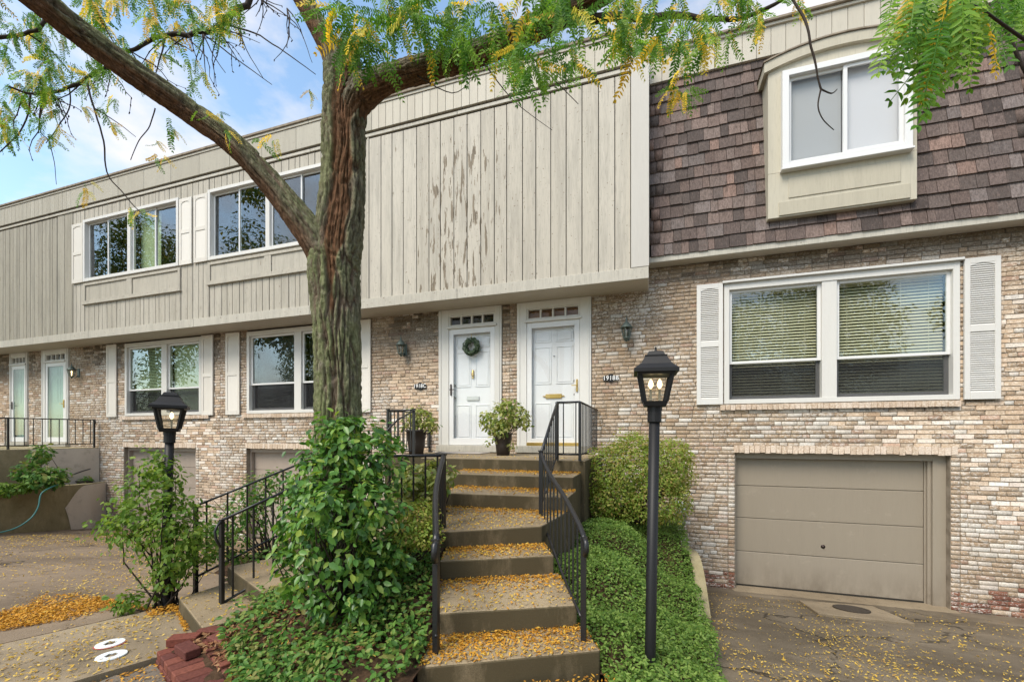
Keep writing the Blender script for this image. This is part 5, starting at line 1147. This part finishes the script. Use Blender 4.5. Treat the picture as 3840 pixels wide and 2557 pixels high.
def trunk_moss(p, d, s): return max(0, min(1, .85 - .45 * d.dot(rgt) * (d.dot(rgt) > -.2) + .35 * mnoise.noise(p * 2.5) + .25 * (p.z < 2.6)))
P, R = pw_([(782, 1420, 3.5, 160), (780, 1330, 3.5, 126), (778, 1180, 3.5, 106), (778, 1000, 3.5, 96), (776, 850, 3.5, 94), (772, 700, 3.5, 99), (770, 610, 3.5, 103), (782, 510, 3.5, 98), (790, 400, 3.5, 90), (792, 300, 3.5, 89), (796, 210, 3.5, 88), (785, 120, 3.5, 70)])
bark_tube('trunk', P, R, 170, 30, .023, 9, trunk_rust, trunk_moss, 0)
def limb_rust(p, d, s): return max(0, min(1, (-d.z - .05 + .5 * mnoise.noise(p * 3.3)) * 2.2)) * .9
def limb_moss(p, d, s): return max(0, min(1, .55 + .75 * d.z + .5 * mnoise.noise(p * 3)))
P, R = pw_([(768, 640, 3.52, 60), (737, 575, 3.46, 74), (692, 512, 3.40, 66), (620, 422, 3.32, 54), (540, 337, 3.22, 51), (430, 255, 3.1, 51), (300, 165, 2.9, 53), (195, 87, 2.75, 56), (100, 12, 2.6, 60), (-10, -75, 2.45, 62), (-180, -210, 2.3, 50), (-420, -400, 2.15, 10)])
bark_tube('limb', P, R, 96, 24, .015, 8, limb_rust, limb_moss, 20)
P, R = pw_([(792, 260, 3.5, 70), (785, 180, 3.47, 62), (762, 120, 3.44, 52), (735, 70, 3.40, 46), (700, 5, 3.35, 43), (640, -100, 3.25, 38), (560, -270, 3.1, 28), (470, -470, 3.0, 6)])
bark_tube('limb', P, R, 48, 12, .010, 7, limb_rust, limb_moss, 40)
P, R = pw_([(786, 345, 3.55, 40), (802, 275, 3.49, 60), (830, 218, 3.45, 70), (890, 185, 3.38, 55), (980, 160, 3.32, 52), (1080, 132, 3.24, 51), (1180, 92, 3.15, 52), (1290, 38, 3.05, 53), (1400, -25, 2.95, 52), (1560, -120, 2.8, 50), (1760, -260, 2.6, 42), (2000, -420, 2.45, 30), (2260, -560, 2.3, 8)])
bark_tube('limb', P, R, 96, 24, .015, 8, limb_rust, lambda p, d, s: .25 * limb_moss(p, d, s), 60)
def branch(L, name='branch', n=8):
    P, R = pw_(L); P = spline(P, 5); R = spline([(r, 0, 0) for r in R], 5)[:, 0]
    P = [Vector(p) + Vector((mnoise.noise(Vector(p) * 9), mnoise.noise(Vector(p) * 9 + Vector((5, 0, 0))), mnoise.noise(Vector(p) * 9 + Vector((0, 7, 0))))) * float(min(.03, r * 1.2)) for p, r in zip(P, R)]
    return MB().tube(P, list(R), n).build(name, M['twine'], tree, True)
for L in [
 [(600, -40, 4.2, 14), (572, 4, 4.15, 13), (538, 32, 4.1, 12), (508, 60, 4.1, 12), (470, 79, 4.05, 11), (425, 78, 4, 10), (387, 81, 4, 10), (353, 88, 3.95, 9), (318, 110, 3.9, 8), (286, 126, 3.9, 8), (240, 162, 3.85, 9), (190, 186, 3.8, 8), (130, 212, 3.7, 6), (80, 217, 3.6, 5), (20, 200, 3.5, 4)],
 [(1290, 50, 3.05, 24), (1370, 42, 3.0, 20), (1460, 40, 2.95, 16), (1560, 38, 2.9, 13), (1680, 45, 2.85, 10), (1760, 20, 2.8, 8), (1860, -30, 2.7, 6)],
 [(150, -30, 3.6, 9), (100, 60, 3.5, 8), (60, 75, 3.5, 7), (0, 85, 3.4, 8), (-40, 84, 3.4, 8)],
 [(2380, 110, 1.6, 7), (2310, 60, 1.55, 6), (2250, 20, 1.5, 5), (2180, -10, 1.45, 4), (2120, -30, 1.4, 4)],
 [(2360, 170, 2.0, 7), (2300, 40, 2.0, 7), (2290, -20, 2.0, 7)]]: branch(L)
TW = [[(198, 190, 3.8, 5), (215, 245, 3.75, 4), (238, 325, 3.7, 3.6), (245, 395, 3.7, 3), (285, 448, 3.7, 2.6), (322, 487, 3.7, 2)],
 [(218, 250, 3.75, 3), (270, 282, 3.75, 2), (312, 315, 3.75, 1.2)], [(356, 248, 3.2, 3), (345, 290, 3.2, 2.4), (318, 325, 3.2, 2), (300, 368, 3.2, 1.6)],
 [(518, 57, 4.1, 4), (585, 77, 4.1, 3.4), (655, 120, 4.1, 2.6), (726, 172, 4.1, 1.6)], [(470, 82, 4.05, 3.4), (545, 137, 4.05, 2.6), (625, 195, 4.05, 1.4)], [(551, 20, 4.1, 3), (558, 95, 4.1, 2.2), (605, 180, 4.1, 1.4)],
 [(468, 80, 4, 3), (490, 125, 4, 2.2), (518, 168, 4, 1.4)], [(466, 80, 4, 3), (470, 140, 4, 2), (474, 190, 4, 1.2)], [(600, 0, 4.2, 3), (680, 55, 4.1, 2), (718, 145, 4, 1.2)], [(70, 218, 3.6, 4), (55, 290, 3.6, 3), (0, 350, 3.5, 2.4)],
 [(120, 213, 3.7, 3.5), (95, 240, 3.7, 3), (92, 300, 3.7, 2), (112, 325, 3.7, 2), (125, 375, 3.7, 1.4), (130, 425, 3.7, 1)], [(160, 205, 3.7, 3), (158, 250, 3.7, 2.6), (128, 300, 3.7, 2.2), (105, 330, 3.7, 1.6)],
 [(205, -10, 3.5, 4), (240, 60, 3.6, 3), (280, 130, 3.6, 2)], [(380, 85, 4, 4), (370, 130, 3.9, 3), (355, 175, 3.9, 2)], [(60, 75, 3.5, 4), (120, 120, 3.6, 3), (170, 180, 3.6, 2)],
 [(1820, -10, 2.3, 5), (1846, 40, 2.25, 6), (1862, 85, 2.2, 5.5), (1872, 140, 2.2, 5), (1880, 180, 2.2, 4), (1888, 205, 2.2, 5)], [(1888, 205, 2.2, 4), (1912, 215, 2.2, 3), (1925, 205, 2.2, 2)], [(1888, 205, 2.2, 4), (1882, 245, 2.2, 3), (1892, 275, 2.2, 2.6), (1918, 300, 2.2, 2)],
 [(1190, 100, 3.1, 4), (1240, 150, 3.0, 3), (1330, 240, 3.0, 1.5)], [(1100, 130, 3.2, 4), (1180, 230, 3.2, 2), (1270, 300, 3.2, 1)], [(960, 175, 3.3, 3), (1040, 215, 3.3, 2), (1090, 180, 3.3, 1)]]
for L in TW: branch(L, 'twig', 5)
rt = random.Random(11); tb = MB()
for _ in range(46):
    x, y, t = rt.choice([(470, 80, 4.05), (540, 35, 4.1), (387, 82, 4), (600, -10, 4.2), (250, 155, 3.85), (190, 188, 3.8), (110, 213, 3.7), (505, 62, 4.1), (300, 118, 3.9), (660, 20, 4.1), (60, 216, 3.6), (430, 78, 4.0)])
    an = rt.uniform(.1, 2.4); Lp = []; st_ = rt.uniform(14, 26)
    for k in range(rt.randint(4, 8)):
        Lp.append(pt(x, y, t)); an += rt.gauss(0, .28); an = an * .9 + .1 * 1.3; x += st_ * math.cos(an); y += st_ * math.sin(an) * .9; t += rt.uniform(-.05, .05)
        if k and rt.random() < .8: p_ = Lp[-1]; tb.tube([p_, p_ + Vector((rt.uniform(-.02, .02), 0, -.015))], [.006, .004], 4)
    tb.tube(Lp, [.006 - .0045 * k / len(Lp) for k in range(len(Lp))], 4)
o = tb.build('twigs', M['twine'], tree); o['kind'] = 'stuff'
# compound leaves
def frond_mesh(v, fine=False):
    r = random.Random(v); n = (17 if fine else 11) + v % 3; fs = .62 if fine else 1; V = []; F = []; pts = []
    for i in range(n + 1):
        s = i / n; pts.append(np.array((.10 * math.sin(s * 2 + v) * s, s, -.22 * s * s * (1 + .3 * v % 2))))
    for i in range(n):
        a, b = pts[i], pts[i + 1]; k = len(V); w = .007 * (1 - .6 * i / n); V += [a + (-w, 0, 0), a + (w, 0, 0), b + (w * .9, 0, 0), b + (-w * .9, 0, 0)]; F += [(k, k + 1, k + 2), (k, k + 2, k + 3)]
    for i in range(1, n + 1):
        for sd in (-1, 1):
            ln = fs * (.155 + .03 * math.sin(math.pi * i / n)) * r.uniform(.85, 1.1) * (1 if i < n else .85); an = r.uniform(.85, 1.15) * (1 if i < n else .35); dr = r.uniform(-.35, .15)
            D = np.array((sd * math.sin(an), math.cos(an), dr)); D /= np.linalg.norm(D); Nn = np.array((0, 0, 1.)) + np.array((r.uniform(-.3, .3), r.uniform(-.3, .3), 0)); X = np.cross(D, Nn); X /= np.linalg.norm(X); Nn = np.cross(X, D); k = len(V); w = .029 * fs
            for (x, y, z) in ((0, 0, 0), (-w, .25 * ln, .006), (-w * .95, .68 * ln, .004), (0, ln, -.01), (w * .95, .68 * ln, .004), (w, .25 * ln, .006)): V.append(pts[i] + X * x + D * y + Nn * z)
            F += [(k, k + 1, k + 2), (k, k + 2, k + 3), (k, k + 3, k + 4), (k, k + 4, k + 5)]
    return np.array(V), np.array(F)
FV = [frond_mesh(v) for v in range(6)] + [frond_mesh(v, True) for v in range(4)]; FM = [mesh_np('leaf', a, b) for a, b in FV]
for f in FM: f.materials.append(M['frond'])
FR = []
GR = [(.08, .20, .022), (.11, .24, .03), (.15, .29, .04), (.06, .16, .022), (.20, .33, .05)]; YE = [(.68, .47, .05), (.72, .54, .08), (.60, .39, .04), (.58, .52, .10)]
def add_frond(base, tip, yel, nrm=None):
    d = tip - base; L = d.length; d.normalize(); nn = Vector(nrm) if nrm else Vector(rng.normal(size=3)) + Vector((.2, -1.0, .5)); nn = (nn - d * nn.dot(d)).normalized()
    FR.append((base, d, nn, L, random.choice(YE) if random.random() < yel * .72 else random.choice(GR)))
def cluster(x0, x1, y0, y1, t, n, size, yel, lat=.6):
    for q_ in range(n):
        if q_ % 5 == 0 or n < 10: x, y = random.uniform(x0, x1), random.uniform(y0, y1); tt = t + random.uniform(-.3, .3); tw_ = random.uniform(-.5, .5)
        else: x += random.gauss(0, size * .10); y += random.gauss(0, size * .10)
        s = size * random.uniform(.65, 1.15); b = pt(x, y, tt)
        an = random.gauss(tw_, lat); L = s / FD * tt; dirv = rgt * math.sin(an) + Vector((0, 0, -math.cos(an))) + view * random.uniform(-.5, .4); add_frond(b, b + dirv.normalized() * L, yel)
for a in [(765, 860, -30, 110, 2.9, 71, 84, .2), (880, 1100, -40, 75, 2.95, 100, 76, .15), (1090, 1300, -40, 60, 2.85, 75, 76, .3), (1110, 1330, 95, 170, 2.6, 54, 62, .1), (930, 1060, 60, 120, 2.9, 29, 68, .15), (1290, 1500, -40, 45, 2.7, 67, 68, .35),
          (1425, 1480, 40, 130, 2.5, 33, 70, .4), (1500, 1680, -10, 120, 2.5, 88, 65, .25), (1530, 1640, 160, 215, 2.5, 18, 49, .15), (1680, 1850, -30, 40, 2.5, 50, 52, .3), (1190, 1230, 150, 200, 2.5, 12, 64, .1), (1300, 1340, 100, 150, 2.5, 16, 68, .1),
          (-40, 120, -30, 230, 3.6, 230, 40, .25), (80, 250, 40, 215, 3.6, 100, 40, .25), (190, 420, -30, 60, 3.7, 130, 46, .5), (380, 560, -30, 110, 3.9, 95, 46, .55), (-30, 70, 230, 310, 3.6, 60, 40, .2), (240, 420, 60, 150, 3.8, 40, 40, .35), (430, 480, 130, 190, 3.9, 14, 40, .3), (60, 110, 270, 320, 3.6, 14, 36, .15),
          (190, 235, 415, 440, 3.7, 5, 34, .95), (300, 350, 475, 490, 3.7, 7, 38, .95), (345, 385, 350, 375, 3.7, 5, 30, .9), (595, 640, 310, 330, 3.2, 6, 40, .7), (230, 240, 245, 250, 3.7, 3, 40, .8), (60, 300, 210, 300, 3.8, 26, 34, .5), (300, 720, 180, 360, 4.2, 26, 26, .6), (380, 390, 262, 300, 3.2, 3, 40, .3)]: cluster(*a)
for x, y, ex, ey, yl in [(480, 262, 470, 285, 1), (472, 255, 500, 275, 1), (515, 300, 540, 325, 1), (520, 305, 510, 335, .8), (525, 300, 555, 320, 1), (455, 255, 435, 270, 0), (530, 320, 520, 345, 0)]: add_frond(pt(x, y, 2.95), pt(ex, ey, 2.95), yl)
for x, y, ex, ey, t in [(2125, -10, 2015, 118, 1.5), (2160, -20, 2085, 150, 1.45), (2180, -10, 2128, 255, 1.5), (2200, 0, 2165, 240, 1.45), (2215, 10, 2200, 215, 1.5), (2230, 15, 2255, 195, 1.5), (2240, 10, 2345, 168, 1.5), (2205, -20, 2240, 140, 1.4), (2190, 0, 2120, 175, 1.55), (2170, 10, 2150, 190, 1.6), (2225, 0, 2290, 180, 1.55), (2250, 20, 2310, 130, 1.5), (2290, -40, 2345, 40, 1.6), (2130, -30, 2060, 70, 1.6), (2110, -40, 2080, 60, 1.5), (2185, -30, 2185, 150, 1.4), (2235, -20, 2215, 120, 1.6), (2150, 30, 2100, 130, 1.6), (2330, -30, 2370, 60, 1.7), (2070, -40, 2040, 30, 1.6), (2195, 40, 2140, 130, 1.5), (2215, 30, 2180, 170, 1.55)]:
    ey = y + (ey - y) * .74; ex = x + (ex - x) * .85
    add_frond(pt(x + 14, y - 18, t + .12), pt(ex + random.uniform(-25, 30), ey - random.uniform(10, 45), t + random.uniform(-.1, .2)), .08, (random.uniform(-.5, .5), -.8, .4))
    add_frond(pt(x, y, t), pt(ex, ey, t + random.uniform(-.15, .1)), .08, (random.uniform(-.3, .3), -.8, .6))
def fkey(f):
    q = px(f[0] + f[1] * f[3] * .5); return -1 if not (-10 < q[0] < 2365 and -10 < q[1] < 1568) else f[3] / depth(f[0])
for _ in range(26):
    x, y = random.uniform(2090, 2260), random.uniform(-30, 60); t = random.uniform(1.45, 1.75); an = random.uniform(-.75, .8); ln = random.uniform(65, 115); add_frond(pt(x, y, t), pt(x + ln * math.sin(an), y + ln * math.cos(an), t + random.uniform(-.2, .2)), .07, (random.uniform(-.6, .6), -.8, .5))
for _ in range(14):
    x, y = random.uniform(2290, 2360), random.uniform(-40, 20); t = random.uniform(1.7, 2.0); add_frond(pt(x, y, t), pt(x + random.uniform(-40, 40), y + random.uniform(60, 110), t + random.uniform(-.2, .2)), .1)
FR.sort(key=fkey, reverse=True); VV = []; FF = []; CC = []; off = 0
for k, (b, d, nn, L_, c) in enumerate(FR):
    X = d.cross(nn); R = Matrix((X, d, nn)).transposed(); v = k % 6 if L_ < .24 else 6 + k % 4
    if k < 300:
        o = bpy.data.objects.new('leaf', FM[v]); o.location = b; o.rotation_euler = R.to_euler(); o.scale = (L_, L_, L_); link(o, tree); o.color = (*c, 1)
    else:
        a, f = FV[v]; A = a @ np.array(R.transposed()) * L_ + np.array(b); VV.append(A); FF.append(f + off); off += len(a); CC.append(np.repeat([c], len(a), 0))
put('foliage', mesh_np('foliage', np.vstack(VV), np.vstack(FF), False, np.vstack(CC)), M['fronds'], tree)['kind'] = 'stuff'

# trees across the street behind the viewpoint: the windows mirror them
def street_tree(x, y, h, r, label, n=2600):
    t = empty('street_tree', (x, y, 0), label, 'tree', 'trees across the street'); MB().tube([(x, y, -.1), (x + .1, y, h * .35), (x - .1, y + .2, h * .7)], [.28, .2, .1], 10).build('trunk', M['twine'], t, True)
    bl = [(x + random.gauss(0, r * .45), y + random.gauss(0, r * .35), h * .62 + random.gauss(0, h * .15), r * random.uniform(.18, .38)) for _ in range(26)]
    P, N, D, S = blob_leaves(bl, n * 4, .19, shell=(.15, 1.1), rough=.3); put('crown', leaf_mesh('crown', P, N, D, S), M['farleaf'], t)['kind'] = 'stuff'
street_tree(-19, -4.5, 16, 4.6, 'tall green tree down the street, mirrored in the window behind the limb', 6500); street_tree(-29, -3, 15, 4.6, 'tall green tree further down the street, mirrored in the leftmost upper window', 6500)
street_tree(9.5, -13, 12, 4.6, 'tall yellowing tree across the street, mirrored in the right window', 7000); street_tree(3, -17, 11, 4.2, 'broad green tree across the street behind the viewpoint', 5000); street_tree(-26, -13, 9, 4.4, 'leafy green tree across the street, mirrored in the left lower windows', 5000); street_tree(17, -9, 11, 4.2, 'round green tree across the street, far right', 5000)
